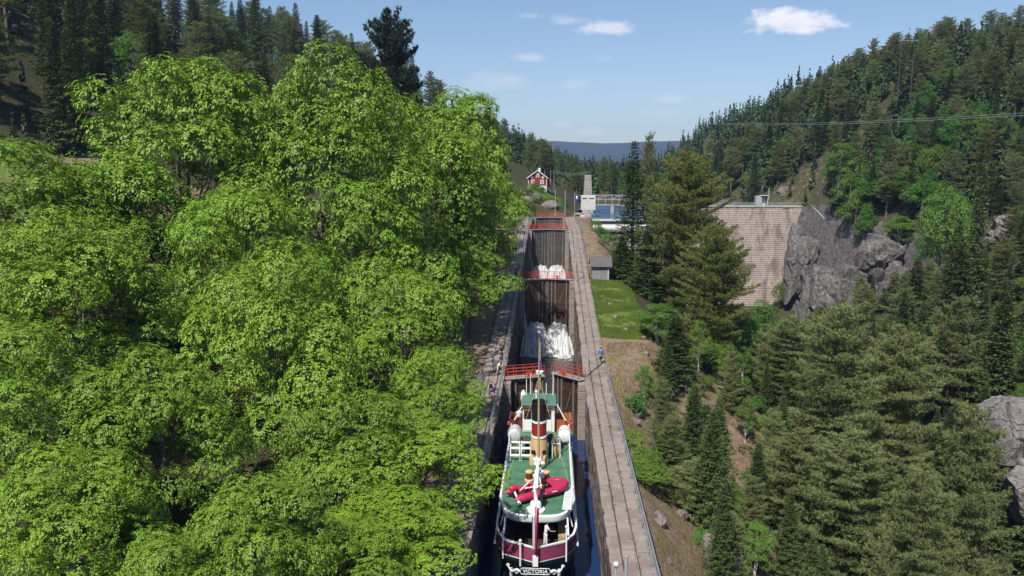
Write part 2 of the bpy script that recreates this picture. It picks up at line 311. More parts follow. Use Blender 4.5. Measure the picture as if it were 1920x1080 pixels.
# ---------------------------------------------------------------- lock walls
M_slab = mat('paving_stone', (.22, .182, .158), (.28, .235, .206), rough=.85, scale=3.2, bump=.5, bscale=9, rnd=.08, c3=(.20, .16, .138), s3=.5)
M_stone = mat('lock_masonry', (.09, .072, .062), (.18, .148, .128), rough=.85, scale=1.3, bump=.7, bscale=6, c3=(.06, .045, .038), s3=.35)
M_core = mat('wall_core', (.07, .06, .05), (.1, .085, .07), rough=.9, scale=2)
M_pier = mat('gate_pier_stone', (.30, .25, .215), (.22, .18, .15), rough=.85, scale=1.5, bump=.5, bscale=7)
M_iron = mat('grey_railing', (.30, .31, .32), (.24, .25, .26), rough=.5, scale=4, metal=.3)
M_pole = mat('pale_pole', (.45, .45, .44), (.36, .36, .35), rough=.5, scale=3, metal=.2)
M_wet = mat('wet_timber', (.040, .021, .015), (.075, .038, .026), rough=.55, scale=2.5, bump=.5, bscale=10, rnd=.3, stretch=(.4, .4, 2))
M_grey = mat('dark_wet_timber', (.045, .042, .042), (.085, .08, .078), rough=.6, scale=2.5, bump=.4, bscale=10, rnd=.25, stretch=(.4, .4, 2))
M_post = mat('weathered_post', (.14, .125, .115), (.22, .20, .185), rough=.8, scale=3, stretch=(1, 1, .3), bump=.3)
M_deck = mat('weathered_deck', (.25, .215, .185), (.34, .30, .265), rough=.85, scale=3, bump=.3, rnd=.12)
M_red = mat('red_railing', (.50, .075, .030), (.42, .055, .025), rough=.5, scale=2)
unit = []
for k in range(5):      # unit stone blocks with worn edges, shared by all slabs
    b = MB(); b.box((0, 0, 0), (1, 1, 1)); o = b.build('paving_slab_shape', M_slab, None, bevel=.02); me = o.data; bpy.data.objects.remove(o)
    co = np.empty(len(me.vertices)*3, np.float32); me.vertices.foreach_get('co', co); co += rng.normal(0, .008, co.shape); me.vertices.foreach_set('co', co); me.update(); unit.append(me)
def slab(parent, name, x0, x1, y0, y1, top, thick, me=None, tilt=0):
    L = wloc(parent); o = link(name, me or random.choice(unit), parent)
    o.location = ((x0+x1)/2-L[0], (y0+y1)/2-L[1], top-thick/2-L[2]); o.scale = (x1-x0-.025, y1-y0-.03, thick)
    o.rotation_euler = (tilt + random.uniform(-.006, .006), random.uniform(-.012, .012), random.uniform(-.006, .006)); return o
for s, lab in ((1, 'right stone lock wall with paved top and sheer inner face beside the ship'), (-1, 'left stone lock wall with paved walkway under the leafy trees')):
    w = thing('lock_wall', lab, 'wall', (s*5.4, 100, -20))
    ysr = sorted(set(list(np.arange(14, 206, 4)) + [41, 76, 80, 115.5, 119, 156.5, 160, 206])); b = MB(); vs = []; fs = []
    for y in ysr:
        t = float(wall_top(y)) - .25
        vs += [(s*4.28, y, -19.9), (s*4.28, y, t), (s*6.5, y, t), (s*6.5, y, -19.9)]
    for i in range(len(ysr)-1):
        for k in range(4): fs.append((i*4+k, i*4+(k+1) % 4, i*4+4+(k+1) % 4, i*4+4+k))
    n = len(ysr); fs += [(0, 1, 2, 3), (4*n-4, 4*n-1, 4*n-2, 4*n-3)]; b.add(vs, fs); b.build('core', M_core, w)
    # inner face of squared blocks
    mb = MB(); y_lo = 30 if s > 0 else 38
    for k in range(40):
        z1 = .0 - k*.58; 
        if z1 < -16: break
        y = y_lo + random.random()
        while y < 201:
            ln = random.uniform(.8, 1.7); t = min(float(wall_top(y)), float(wall_top(y+ln))) - .26
            wz = WATER_LOW if y < 119 else WATER_2 if y < 160 else WATER_3
            if z1 <= t and z1 > wz-.2: p = random.uniform(.04, .16); mb.box((s*(4.28-p/2+.05), y+ln/2, z1-.29), (p+.1, ln-.05, .54), rx=random.uniform(-.01, .01))
            y += ln
    o = mb.build('masonry', M_stone, w); o['kind'] = 'stuff'
    # paved top: coping, then two rows of slabs
    stuff = MB(); cnt = 0
    rows = [(4.08, 4.78), (4.84, 5.66), (5.70, 6.54)]
    for ri, (a, c) in enumerate(rows):
        y = 33.0 if s > 0 else 36.0
        while y < 204:
            ln = random.uniform(.9, 1.5) if y < 118 else random.uniform(1.4, 2.2)
            y1 = min(y+ln, 204); t0, t1 = float(wall_top(y)), float(wall_top(y1)); tz = (t0+t1)/2 + random.uniform(-.02, .02) - (.05 if ri == 0 else 0)
            j = random.uniform(-.07, .07) if ri == 0 else 0
            xa, xb = sorted((s*(a+j), s*c)); tilt = math.atan2(t1-t0, y1-y)
            if y < 158 and cnt < 296: slab(w, 'coping_stone' if ri == 0 else 'paving_slab', xa, xb, y, y1, tz, .26, None, tilt); cnt += 1
            else: stuff.box(((xa+xb)/2, (y+y1)/2, tz-.13), (xb-xa-.03, y1-y-.03, .26), rx=tilt)
            y = y1
    o = stuff.build('far_paving', M_slab, w); o['kind'] = 'stuff'
    for gi, y in enumerate(GY):
        zt = [-9.1, -4.6, 0, 0][gi]; zb = [WATER_LOW, WATER_LOW, WATER_2, WATER_3][gi]-1
        b = MB(); z = zb; 
        while z < zt-.3:
            h = min(random.uniform(.7, 1.1), zt-.2-z); b.box((s*(3.85+random.uniform(-.02, .02)), y-.45, z+h/2), (.9, 2.3+random.uniform(-.08, .08), h-.04)); z += h
        b.build('gate_pier', M_pier, w, bevel=.03)
# handrails
def handrail(label, pts, h=1.05, rails=(1.05, .55), step=2.5, m=None, r=.035, group=None):
    m = m or M_iron; o = thing('handrail', label, 'railing', pts[0], group); pts = [Vector(p) for p in pts]
    for rz in rails: MB().tube([p+Vector((0, 0, rz)) for p in pts], r if rz == max(rails) else r*.7, 6).build('rail', m, o)
    for a, b_ in zip(pts[:-1], pts[1:]):
        n = max(1, round((b_-a).length/step))
        for k in range(n): p = a.lerp(b_, k/n); MB().tube([p, p+Vector((0, 0, h))], r, 6).build('post', m, o)
    p = pts[-1]; MB().tube([p, p+Vector((0, 0, h))], r, 6).build('post', m, o); return o
def wp(x, ys): return [(x, y, float(wall_top(y))) for y in ys]
handrail('long grey handrail on the outer edge of the right lock wall beside the ship', wp(6.42, [30, 41, 60, 76, 79]), r=.06)
handrail('grey handrail beside the dark wooden shed on the right lock wall', wp(6.42, [119.5, 130, 145, 156.5, 160, 180, 200]), r=.05)
handrail('grey handrail along the inner edge of the left lock wall', wp(-4.3, [50, 60, 76, 80, 100, 115.5, 119, 140, 156.5, 160, 200]), r=.045)
handrail('short grey handrail on the outer edge of the left walkway by the trees', wp(-6.45, [60, 70, 76.5]), r=.05)
handrail('grey handrail between the left walkway and the brown plank wall', wp(-6.45, [121, 135, 150, 156.5]), r=.05)
# ---------------------------------------------------------------- lock gates
def gate_leaf(s, Y0, E, zt, zb, label, mface, group):
    H = Vector((s*3.45, Y0, 0)); E = Vector((E[0], E[1], 0)); u = (E-H).normalized(); ln = (E-H).length; nrm = Vector((u.y, -u.x, 0)); nrm = nrm if nrm.y < 0 else -nrm
    rz = math.atan2(u.y, u.x); o = thing('lock_gate_leaf', label, 'lock gate', (H.x, H.y, zb), group)
    P = lambda t, off, z: H + u*t + nrm*off + Vector((0, 0, z))
    z = zb
    while z < zt-.45:
        h = .38; j = random.uniform(-.02, .02); MB().box(P(ln/2, .03+j, z+h/2), (ln, .22, h-.025), rz=rz).build('plank', mface, o); z += h
    MB().box(P(ln/2, .05, zt-.28), (ln+.05, .34, .3), rz=rz).build('top_beam', M_post, o)
    for t in (.12, .62, .78, .95): MB().box(P(ln*t, .22, (zb+.35*(zt-zb)+zt-.3)/2 if t in (.62,) else (zb+zt-.3)/2), (.13, .14, (zt-.3-zb)*(.65 if t == .62 else 1)), rz=rz).build('upright', M_post, o)
    MB().tube([P(ln*.22, .22, zt-1.6), P(ln*.42, .22, zt-3.6)], .05, 6).build('brace', M_post, o)
    # walkway of three boards that reaches back over the pier
    for k in (-1, 0, 1): MB().box(P((ln-.75)/2+.02, k*.36, zt-.04), (ln+.8, .34, .09), rz=rz).build('deck_board', M_deck, o)
    for off in (-.5, .5):
        rl = MB()
        for hh in (.4, .75, 1.1): rl.tube([P(-.65, off, zt+hh), P(ln, off, zt+hh)], .027, 6)
        ro = rl.build('railing', M_red, o)
        for t in (-.15, .12, .42, .7, .98): MB().tube([P(ln*t, off, zt), P(ln*t, off, zt+1.12)], .032, 6).build('post', M_red, ro)
    arc = MB().tube([P(ln*.52+.5*math.cos(a), .42, zt+.5*math.sin(a)) for a in np.linspace(0, math.pi, 12)], .06, 6); ar = arc.build('gear_arch', mat('orange_gear', (.62, .13, .04), rough=.45), o)
    MB().box(P(ln*.52, .42, zt+.3), (.3, .16, .55), rz=rz).build('winch', M_red, ar)
    return o
names = ['nearest lock gates at the ship bow', 'second lock gates above the large waterfall', 'third lock gates above the upper waterfall', 'uppermost lock gates below the red house']
for gi, Y0 in enumerate(GY):
    zt = [-9.1, -4.6, 0, 0][gi]; zb = [WATER_LOW, WATER_LOW, WATER_2, WATER_3][gi]-.4
    for s in (-1, 1):
        E = [(-.12, 78.7) if s < 0 else (1.05, 79.9), (s*.04, Y0+1), (s*.04, Y0+1), (s*.04, Y0+1)][gi]
        st = ('nearly closed ' if s < 0 else 'half open ') if gi == 0 else ''
        gate_leaf(s, Y0, E, zt, zb, '%s%s leaf of the %s with red railing' % (st, 'left' if s < 0 else 'right', names[gi]), M_wet if gi < 2 else M_grey, names[gi].split(' at ')[0])
# ---------------------------------------------------------------- falling water
def foam_mat(name, stretch, lo):
    m = bpy.data.materials.new(name); m.use_nodes = True; N = m.node_tree.nodes; L = m.node_tree.links; b = N['Principled BSDF']; b.inputs['Base Color'].default_value = (.93, .94, .94, 1); b.inputs['Roughness'].default_value = .6
    t = N.new('ShaderNodeBsdfTranslucent'); t.inputs[0].default_value = (.85, .86, .87, 1); s = N.new('ShaderNodeMixShader'); s.inputs[0].default_value = .4; L.new(b.outputs[0], s.inputs[1]); L.new(t.outputs[0], s.inputs[2]); g = N.new('ShaderNodeNewGeometry'); mp = N.new('ShaderNodeMapping'); mp.inputs['Scale'].default_value = stretch; L.new(g.outputs['Position'], mp.inputs[0]); n = N.new('ShaderNodeTexNoise'); n.inputs['Scale'].default_value = 1; n.inputs['Detail'].default_value = 5; L.new(mp.outputs[0], n.inputs['Vector'])
    q = N.new('ShaderNodeMapRange'); q.inputs[1].default_value = .36; q.inputs[2].default_value = .56; q.inputs[3].default_value = lo; L.new(n.outputs[0], q.inputs[0]); tr = N.new('ShaderNodeBsdfTransparent'); s2 = N.new('ShaderNodeMixShader'); L.new(q.outputs[0], s2.inputs[0]); L.new(tr.outputs[0], s2.inputs[1]); L.new(s.outputs[0], s2.inputs[2]); L.new(s2.outputs[0], N['Material Output'].inputs[0]); return m
M_foam = foam_mat('white_water', (7, .7, .7), .22); M_froth = foam_mat('foam', (2.2, 2.2, 2.2), .35)
def waterfall(label, Y0, zl, hgt, reach, dens=1.0):
    o = thing('waterfall', label, 'waterfall', (0, Y0, zl)); V = []; F = []
    jets = MB()
    def strand(x0, x1, z0, rch, w):
        n = len(jets.v); K = 9; lead = random.uniform(.0, .35)
        for k in range(K+1):
            t = k/K; y = Y0-.35-rch*t; z = zl-.1 + z0*(1-t**1.9)+.12*math.sin(9*t+x0*7); x = x0+(x1-x0)*t; ww = w*(.55+.9*t)*(1 if k < K else .6)
            jets.v += [(x-ww, y, z+random.uniform(-.03, .03)), (x, y-.04, z+.06+random.uniform(-.03, .05)), (x+ww, y, z+random.uniform(-.03, .03))]
        for k in range(K):
            for q in (0, 1): a = n+3*k+q; jets.f.append((a, a+1, a+4, a+3))
    for s in (-1, 1):
        for i in range(int(260*dens)):
            x0 = s*random.uniform(.04, 3.25); e = 1-((abs(x0)-1.7)/1.5)**4*.3
            strand(x0, x0*random.uniform(.7, 1.1)+random.uniform(-.6, .6), hgt*e*random.uniform(.78, 1.05), reach*random.uniform(.55, 1.0), random.uniform(.06, .17))
    for i in range(14): strand(-3.6, -3.0+random.uniform(-.3, .3), hgt*random.uniform(1.3, 1.65), reach*.5*random.uniform(.5, 1), .05)
    jo = jets.build('falling_water', M_foam, o, smooth=True); jo['kind'] = 'stuff'
    # spray: small drops and lumps
    n = int(900*dens); t = rng.random(n)**.8; x = rng.uniform(-3.5, 3.5, n); y = Y0-.3-reach*t*rng.uniform(.6, 1.12, n); z = zl+hgt*(1-t**1.9)*rng.uniform(.6, .98, n)+rng.random(n)**3*.6*t+.05
    r = rng.uniform(.02, .06, n)*(.6+.8*t); oc = np.array([(1,0,0),(-1,0,0),(0,1,0),(0,-1,0),(0,0,1),(0,0,-1)])
    v = (np.stack([x, y, z], 1)[:, None]+oc[None]*r[:, None, None]*rng.uniform(.6, 1.5, (n, 6, 1))).reshape(-1, 3)
    of = np.array([(0,2,4),(2,1,4),(1,3,4),(3,0,4),(2,0,5),(1,2,5),(3,1,5),(0,3,5)]); f = (of[None]+6*np.arange(n)[:, None, None]).reshape(-1, 3)
    d = link('spray', mesh_np('spray', v-np.array([0, Y0, zl]), f, M_foam, True), o); d['kind'] = 'stuff'
    gx, gy = np.meshgrid(np.linspace(-4.0, 3.7, 70), np.linspace(-reach*1.45, -reach*.45, 60)); gz = .06+.22*np.abs(fbm(gx*1.6+9, gy*1.6))+.12*np.clip(fbm(gx*4, gy*4), 0, 1)
    edge = (gy+reach*1.42)/(reach*.4)+fbm(gx*.9, gy*1.3)*2.0-.5*np.abs(gx/3.4)**2; ii = np.arange(gx.size).reshape(gx.shape)
    f = np.stack([ii[:-1, :-1], ii[:-1, 1:], ii[1:, 1:], ii[1:, :-1]], -1)[edge[:-1, :-1] > .1].reshape(-1, 4); gz = np.where(edge < .55, gz*np.clip(edge, 0, 1)*.6, gz)
    d = link('foam', mesh_np('foam', np.stack([gx.ravel(), gy.ravel(), gz.ravel()], 1), f, M_froth, True), o); d['kind'] = 'stuff'
waterfall('wide white water jets bursting from the second lock gates into the chamber', GY[1], WATER_LOW, 3.8, 6.4, 1.2)
waterfall('white water pouring from the third lock gates, seen behind red railings', GY[2], WATER_2, 2.6, 7, .8)
# poles on the walls
def pole(label, x, y, z0, z1, r=.07, globe=False, group=None):
    o = thing('lamp_post' if globe else 'pole', label, 'lamp post' if globe else 'pole', (x, y, z0), group)
    MB().tube([(x, y, z0), (x, y, z0+.9), (x, y, z1)], [r*1.25, r*1.1, r], 10).build('shaft', M_pole, o, True)
    MB().box((x, y, z0+.03), (r*5, r*5, .06)).build('base_plate', M_pole, o)
    if globe: MB().lathe((x, y, z1-.05), [(.05, 0), (.12, .05), (.17, .13), (.17, .2), (.12, .28), (.05, .31)], 16).build('globe', mat('lamp_globe', (.5, .5, .49), rough=.25), o, True)
    return o
pole('tall pale pole on the right lock wall at the nearest gates', 4.46, 78.2, -9.1, PY(1101, 600, 78.2)[2], .085)
pole('pale pole on the right lock wall at the second gates', 4.35, 117.5, -4.9, PY(1077, 455, 117.5)[2], .08)
pole('post with round white lamp globe at the bottom edge on the right wall', *PY(1155, 1066, 36.6)[:2], float(wall_top(36)), PY(1155, 1062, 36.6)[2], .06, True)
pole('plain pale post beside the globe lamp on the near right wall', *PY(1174, 1050, 37.4)[:2], float(wall_top(37)), PY(1174, 1042, 37.4)[2], .08)
pole('thin pale mast behind the uppermost gates, left of two', 1.6, 216, -.2, PY(1053, 356, 216)[2], .09)
pole('thin pale mast behind the uppermost gates, right of two', 4.3, 214, -.2, PY(1060, 356, 214)[2], .09)
# ---------------------------------------------------------------- rocks
def rockmat(name, c1, c2, dark):
    m = bpy.data.materials.new(name); m.use_nodes = True; nt = m.node_tree; N = nt.nodes; L = nt.links; b = N['Principled BSDF']; b.inputs['Roughness'].default_value = .82; b.inputs['Specular IOR Level'].default_value = .25
    g = N.new('ShaderNodeNewGeometry'); mp = N.new('ShaderNodeMapping'); mp.inputs['Rotation'].default_value = (.5, .35, .2); mp.inputs['Scale'].default_value = (1, 1, .8); L.new(g.outputs['Position'], mp.inputs[0])
    wn_ = N.new('ShaderNodeTexNoise'); wn_.inputs['Scale'].default_value = .7; wn_.inputs['Detail'].default_value = 5; L.new(mp.outputs[0], wn_.inputs['Vector'])
    wv = N.new('ShaderNodeVectorMath'); wv.operation = 'MULTIPLY_ADD'; L.new(wn_.outputs['Color'], wv.inputs[0]); wv.inputs[1].default_value = (1.6, 1.6, 1.6); L.new(mp.outputs[0], wv.inputs[2])
    n = N.new('ShaderNodeTexNoise'); n.inputs['Scale'].default_value = 1.2; n.inputs['Detail'].default_value = 10; n.inputs['Roughness'].default_value = .7; L.new(mp.outputs[0], n.inputs['Vector'])
    r = N.new('ShaderNodeMapRange'); r.inputs[1].default_value = .36; r.inputs[2].default_value = .64; L.new(n.outputs[0], r.inputs[0])
    x = N.new('ShaderNodeMix'); x.data_type = 'RGBA'; L.new(r.outputs[0], x.inputs[0]); x.inputs[6].default_value = (*c1, 1); x.inputs[7].default_value = (*c2, 1)
    col = x.outputs[2]; h = n.outputs[0]
    for sc, w in ((.35, .018), (1.1, .015)):
        v = N.new('ShaderNodeTexVoronoi'); v.feature = 'DISTANCE_TO_EDGE'; v.inputs['Scale'].default_value = sc; L.new(wv.outputs[0], v.inputs['Vector'])
        q = N.new('ShaderNodeMapRange'); q.inputs[1].default_value = 0; q.inputs[2].default_value = w; L.new(v.outputs['Distance'], q.inputs[0])
        y = N.new('ShaderNodeMix'); y.data_type = 'RGBA'; L.new(q.outputs[0], y.inputs[0]); y.inputs[6].default_value = (*dark, 1); L.new(col, y.inputs[7]); col = y.outputs[2]
        a = N.new('ShaderNodeMath'); a.operation = 'MULTIPLY_ADD'; L.new(q.outputs[0], a.inputs[0]); a.inputs[1].default_value = .6; L.new(h, a.inputs[2]); h = a.outputs[0]
    L.new(col, b.inputs['Base Color']); bp = N.new('ShaderNodeBump'); bp.inputs['Strength'].default_value = 1; bp.inputs['Distance'].default_value = .35; L.new(h, bp.inputs['Height']); L.new(bp.outputs[0], b.inputs['Normal']); return m
M_rock = rockmat('grey_rock', (.075, .071, .07), (.225, .205, .195), (.025, .024, .025))
M_lrock = rockmat('pale_rock', (.13, .12, .115), (.27, .245, .23), (.09, .083, .08))
M_prock = MATS['pink_rock'] = rockmat('pink_rock', (.15, .12, .11), (.29, .235, .21), (.12, .097, .088))
bm = bmesh.new(); bmesh.ops.create_icosphere(bm, subdivisions=4, radius=1); ICO4 = np.array([v.co[:] for v in bm.verts]); ICO4F = np.array([[v.index for v in f.verts] for f in bm.faces]); bm.free()
bm = bmesh.new(); bmesh.ops.create_icosphere(bm, subdivisions=3, radius=1); ICO3 = np.array([v.co[:] for v in bm.verts]); ICO3F = np.array([[v.index for v in f.verts] for f in bm.faces]); bm.free()
def block_verts(r, half, planes=16, S=None):
    S = ICO4 if S is None else S; n = r.normal(size=(planes, 3)); n /= np.linalg.norm(n, axis=1, keepdims=True)
    ax = np.array([[1, 0, .1], [-1, .1, 0], [.1, 1, 0], [0, -1, .15], [.1, 0, 1], [0, .1, -1]]); n = np.concatenate([n, ax/np.linalg.norm(ax, axis=1, keepdims=True)])
    d = np.concatenate([r.uniform(.72, 1.05, planes), r.uniform(.8, .95, 6)]); q = S@n.T; rad = np.where(q > .05, d/np.maximum(q, .05), 9).min(1)
    p = S*rad[:, None]; p += .02*np.sin(p[:, [1, 2, 0]]*17+r.uniform(0, 6))*np.sin(p[:, [2, 0, 1]]*11); a = r.uniform(-.25, .25); c_, s_ = math.cos(a), math.sin(a)
    p = p*np.array(half); return np.stack([p[:, 0]*c_-p[:, 2]*s_, p[:, 1], p[:, 0]*s_+p[:, 2]*c_], 1)
def rock(label, c, half, seed, hi=True, m=None, name='rock_outcrop', cells=14, rough=0, group=None, stretch=None):
    r = np.random.default_rng(seed); m = m or M_rock
    if not hi:
        o = link(name, mesh_np(name, block_verts(r, half, 16, ICO3), ICO3F, m, False)); o.location = c
    else:
        o = bpy.data.objects.new(name, None); COL.objects.link(o); o.location = c; hx_, hy_, hz_ = half; big = max(half) > 9; nb = 26 if big else 9
        for k in range(nb):
            if k == 0: ctr = np.zeros(3); SS, FF = ICO4, ICO4F; hh = np.array(half)*np.array([.72, .72, .8])
            else:
                SS, FF = (ICO4, ICO4F) if big else (ICO3, ICO3F); dr = unit3(r.normal(size=3)*np.array([1, .9, .9])); dr[1] = -abs(dr[1])*r.choice([1, 1, 1, -.6]); ctr = dr*np.array(half)*r.uniform(.45, .78); u = r.uniform(.22, .44); hh = np.array(half)*u*r.uniform(.75, 1.3, 3)
            ctr[2] -= .15*hz_*(abs(ctr[0])/hx_)
            b = link('rock', mesh_np('rock', block_verts(r, hh, int(r.integers(9, 18)), SS), FF, m, False), o); b.location = ctr; b.rotation_euler = (r.normal(0, .18), r.normal(0, .18), r.uniform(-.5, .5))
    if label: tag(o, label, 'rock', group)
    return o
def unit3(a): return a/np.maximum(np.linalg.norm(a, axis=-1, keepdims=True), 1e-9)
def at(px, py, Y): return tuple(PY(px, py, Y))
def ats(px, Y, dz): c = PY(px, 400, Y); return (c[0], c[1], float(ground(c[0], c[1]))+dz)
rock('massive jagged dark rock outcrop standing before the masonry dam', at(1560, 590, 202), (12.5, 10, 15.5), 3)
rock('tall grey rock block at the right end of the big outcrop', at(1645, 500, 203), (6.5, 6, 9.5), 5, stretch=(1, 1, .35))
rock('shadowed rock buttress wedged against the right end of the dam', at(1500, 500, 236), (5, 7, 14), 8, stretch=(1, 1, .4))
rock('pale grey crag at the right edge of the picture halfway down', at(1905, 810, 86), (4.6, 4.5, 5.5), 12, m=M_lrock, stretch=(1, 1, 1.1))
rock('smaller broken crag low at the right edge', at(1935, 930, 78), (3.5, 4, 4), 14, m=M_lrock, stretch=(1, 1, 1.1))
rock('pinkish rock cutting behind the right end of the dam crest', at(1478, 366, 264), (6, 4, 4.2), 15, m=M_prock)
rock('grey crag showing among pines on the right hillside, left one', ats(1540, 285, 1), (6, 4, 6), 16)
rock('grey crag showing among pines on the right hillside, upper one', ats(1450, 320, 1), (4, 3, 6), 17)
rock('bare rock face near the right edge above the green trees', ats(1895, 172, 1.0), (4.5, 4, 4.5), 18, m=M_prock)
rock('pale rocks on the slope at the far right below the bare face', ats(1915, 142, .5), (3, 3, 4), 19, m=M_prock)
rock('dark rock knob on the knoll below the red house', at(1003, 380, 226), (2.2, 2, 3.2), 20, False)
rock('sunlit tan rock on the knoll left of the dark knob', at(990, 384, 224), (2.4, 2, 2.6), 21, False, M_prock)
rock('low rock among dry grass right of the knoll path', at(1031, 386, 222), (2.6, 2, 1.8), 22, False, M_prock)
rock('brown rock bluff low on the gorge slope at the bottom', at(1345, 1055, 50), (1.5, 1.4, 2.4), 23, m=M_prock)
for i in range(46):
    y = random.uniform(42, 92); x = 7.2 + abs(random.gauss(0, 1))*6 + (3 if 80 < y < 92 else 0); g = float(ground(x, y)); h = random.uniform(.15, .5)*(1.6 if random.random() < .15 else 1)
    if i == 0: bo = rock('loose boulder lying on the earth slope right of the lock wall', (x, y, g), (1, 1, 1), 40, False, M_prock, 'boulder', 20, .2, 'boulders on the slope beside the lock')
    else: bo = bo0.copy(); COL.objects.link(bo); bo.location = (x, y, g)
    bo0 = bo; bo.scale = (h*random.uniform(.8, 1.5), h*random.uniform(.8, 1.5), h*.8); bo.rotation_euler = (random.random()*.5, random.random()*.5, random.random()*6)
for i, (px, py) in enumerate([(1144, 575), (1154, 590), (1128, 540), (1172, 605)]):
    c = PZ(px, py, -6.6); g = float(ground(c[0], c[1])); rock('pale stone half sunk in the grass slope below the shed, %s' % ['uppermost of three', 'middle of three', 'beside the path', 'lowest of three'][i], (c[0], c[1], g+.05), (.4, .55, .3), 60+i, False, M_prock, 'boulder', 20)
# ---------------------------------------------------------------- dam
M_dam = mat('dam_masonry', (.27, .215, .188), (.37, .31, .275), rough=.9, scale=1.1, bump=.7, bscale=4, c3=(.17, .135, .118), s3=.3, detail=9, stretch=(1, 1, .3))
M_dcore = mat('dam_joint', (.16, .125, .105), (.2, .16, .14), rough=.95, scale=2)
M_conc = mat('concrete', (.44, .42, .385), (.36, .345, .315), rough=.85, scale=.7, bump=.2, bscale=6, c3=(.3, .285, .26), s3=.5)
M_conw = mat('pale_concrete', (.56, .55, .51), (.47, .46, .43), rough=.8, scale=.8, bump=.15)
dam = thing('masonry_dam', 'tall pinkish stone masonry dam closing the gorge on the right', 'dam', (58, 246, -32))
MB().prism([(250, .55), (253, .55), (253, -32), (240.6, -32)], 0, 30, 88).build('core', M_dcore, dam)
db = MB(); z = .5
while z > -31.5:
    h = random.uniform(.5, .75); x = 30+random.random()
    while x < 88:
        ln = random.uniform(.8, 2.0); zc = z-h/2; yf = 250 + (zc-.55)*(9.4/32.55); p = random.uniform(.0, .16)
        db.box((x+ln/2, yf-.05-p/2, zc), (ln-.07, .3+p, h-.07), rx=-.28); x += ln
    z -= h
o = db.build('masonry', M_dam, dam); o['kind'] = 'stuff'
for k in range(10): MB().box((30+5.8*k+2.9, 251.1, .78), (5.77, 3.4, .42)).build('coping_slab', M_conc, dam)
MB().box((58, 239.6, -30.6), (56, 3, 1.2)).build('base_ledge', M_prock, dam)
M_grail = mat('grey_green_rail', (.22, .28, .26), (.3, .34, .32), rough=.5, scale=3)
dr = thing('dam_railing', 'grey railing with mesh bars along the crest of the dam', 'railing', (58, 249.8, 1))
for zz in (1.15, 1.6, 2.1): MB().tube([(30, 249.7, zz), (88, 249.7, zz)], .045, 6).build('rail', M_grail, dr)
for k in range(30): MB().tube([(30+2*k, 249.7, .98), (30+2*k, 249.7, 2.12)], .05, 6).build('post', M_grail, dr)
for k in range(29):
    b = MB()
    for q in range(7): b.box((30+2*k+.25*(q+1), 249.7, 1.55), (.05, .03, 1.0))
    b.build('bars', M_grail, dr)
hx0, hy0 = PY(1426, 384, 251.4)[:2]
ht = thing('gate_hut', 'small white and grey control hut on the dam crest', 'hut', (hx0, hy0, 1))
MB().box((hx0-.9, hy0+.2, 2.55), (1.5, 2.0, 3.1)).build('side_cabinet', mat('hut_grey', (.36, .36, .38), rough=.6), ht)
hb = MB().box((hx0+.95, hy0+.9, 2.55), (2.1, .6, 3.1)).box((hx0-.05, hy0, 2.55), (.16, 2.1, 3.1)).box((hx0+1.95, hy0, 2.55), (.16, 2.1, 3.1)); hb.build('wall', M_conw, ht)
MB().box((hx0+.95, hy0-.1, 4.18), (2.5, 2.6, .16)).build('roof', M_conw, ht)
MB().box((hx0+.95, hy0+.4, 2.35), (1.1, .35, 2.5)).build('door', mat('hut_door', (.72, .72, .70), rough=.5), ht)
pole('thin pale post beside the hut on the dam crest', *PY(1441, 380, 252)[:2], 1.0, PY(1441, 352, 252)[2], .12)
# ---------------------------------------------------------------- weir with drum gate, control block, tower, bridge
we = thing('drum_weir', 'concrete weir with long white drum gate holding the blue reservoir', 'weir', (20, 203, -9))
M_drum = mat('white_drum', (.55, .55, .54), (.48, .48, .47), rough=.35, scale=.6)
M_dkst = mat('dark_steel', (.07, .07, .075), (.1, .1, .1), rough=.6, scale=2)
MB().tube([(11.4, 202.6, -2.85), (17.6, 202.6, -2.85), (30, 202.6, -2.85)], 1.0, 20).build('drum', M_drum, we, True)
for k in range(8): MB().tube([(12.4+2.3*k, 202.6, -2.85), (12.48+2.3*k, 202.6, -2.85)], 1.025, 20).build('drum_seam', M_conw, we)
MB().box((21, 203.6, -.75), (19.6, .8, .5)).build('top_beam', M_conw, we)
MB().box((21, 203.9, -1.5), (19.6, .5, 1.1)).build('apron_plate', M_dkst, we)
MB().box((21, 203.2, -5.6), (19.6, .6, 1.6)).build('dark_panel', mat('weir_panel', (.11, .11, .12), (.16, .16, .16), rough=.7, scale=1.5), we)
MB().box((21, 202.2, -4.55), (19.6, .25, .18)).build('walkway_edge', M_conc, we)
for k in range(7): MB().box((12.2+2.95*k, 202.4, -5.7), (.5, .9, 1.5)).build('pier', M_conw, we)
MB().box((21, 202.4, -7.2), (19.6, 1.6, 1.7)).build('sill', M_conw, we)
MB().box((30.6, 227, -9), (1.2, 48, 18.6)).build('return_wall', M_dam, we)
cb = thing('control_block', 'pale concrete control block standing above the lock and weir', 'building', (10.9, 214, -6))
a0, a1 = PY(1090, 366, 213)[0], PY(1117, 366, 213)[0]
MB().box(((a0+a1)/2, 215, (PY(1100, 367, 213)[2]+PY(1100, 394, 213)[2])/2), (a1-a0, 4, PY(1100, 367, 213)[2]-PY(1100, 394, 213)[2])).build('upper_wall', M_conw, cb, bevel=.05)
for k in (0, 1): MB().box((a0+.9+k*1.9, 212.98, PY(1100, 372, 213)[2]), (1.25, .1, .22)).build('slot_window', mat('dark_glass', (.02, .022, .025), rough=.15), cb)
c0, c1 = PY(1097, 400, 205)[0], PY(1108, 400, 205)[0]
MB().box(((c0+c1)/2, 207.5, -5), (c1-c0, 6.5, 11.0)).build('lower_wall', mat('stained_concrete', (.40, .345, .29), (.32, .28, .24), rough=.9, scale=.8, bump=.2), cb)
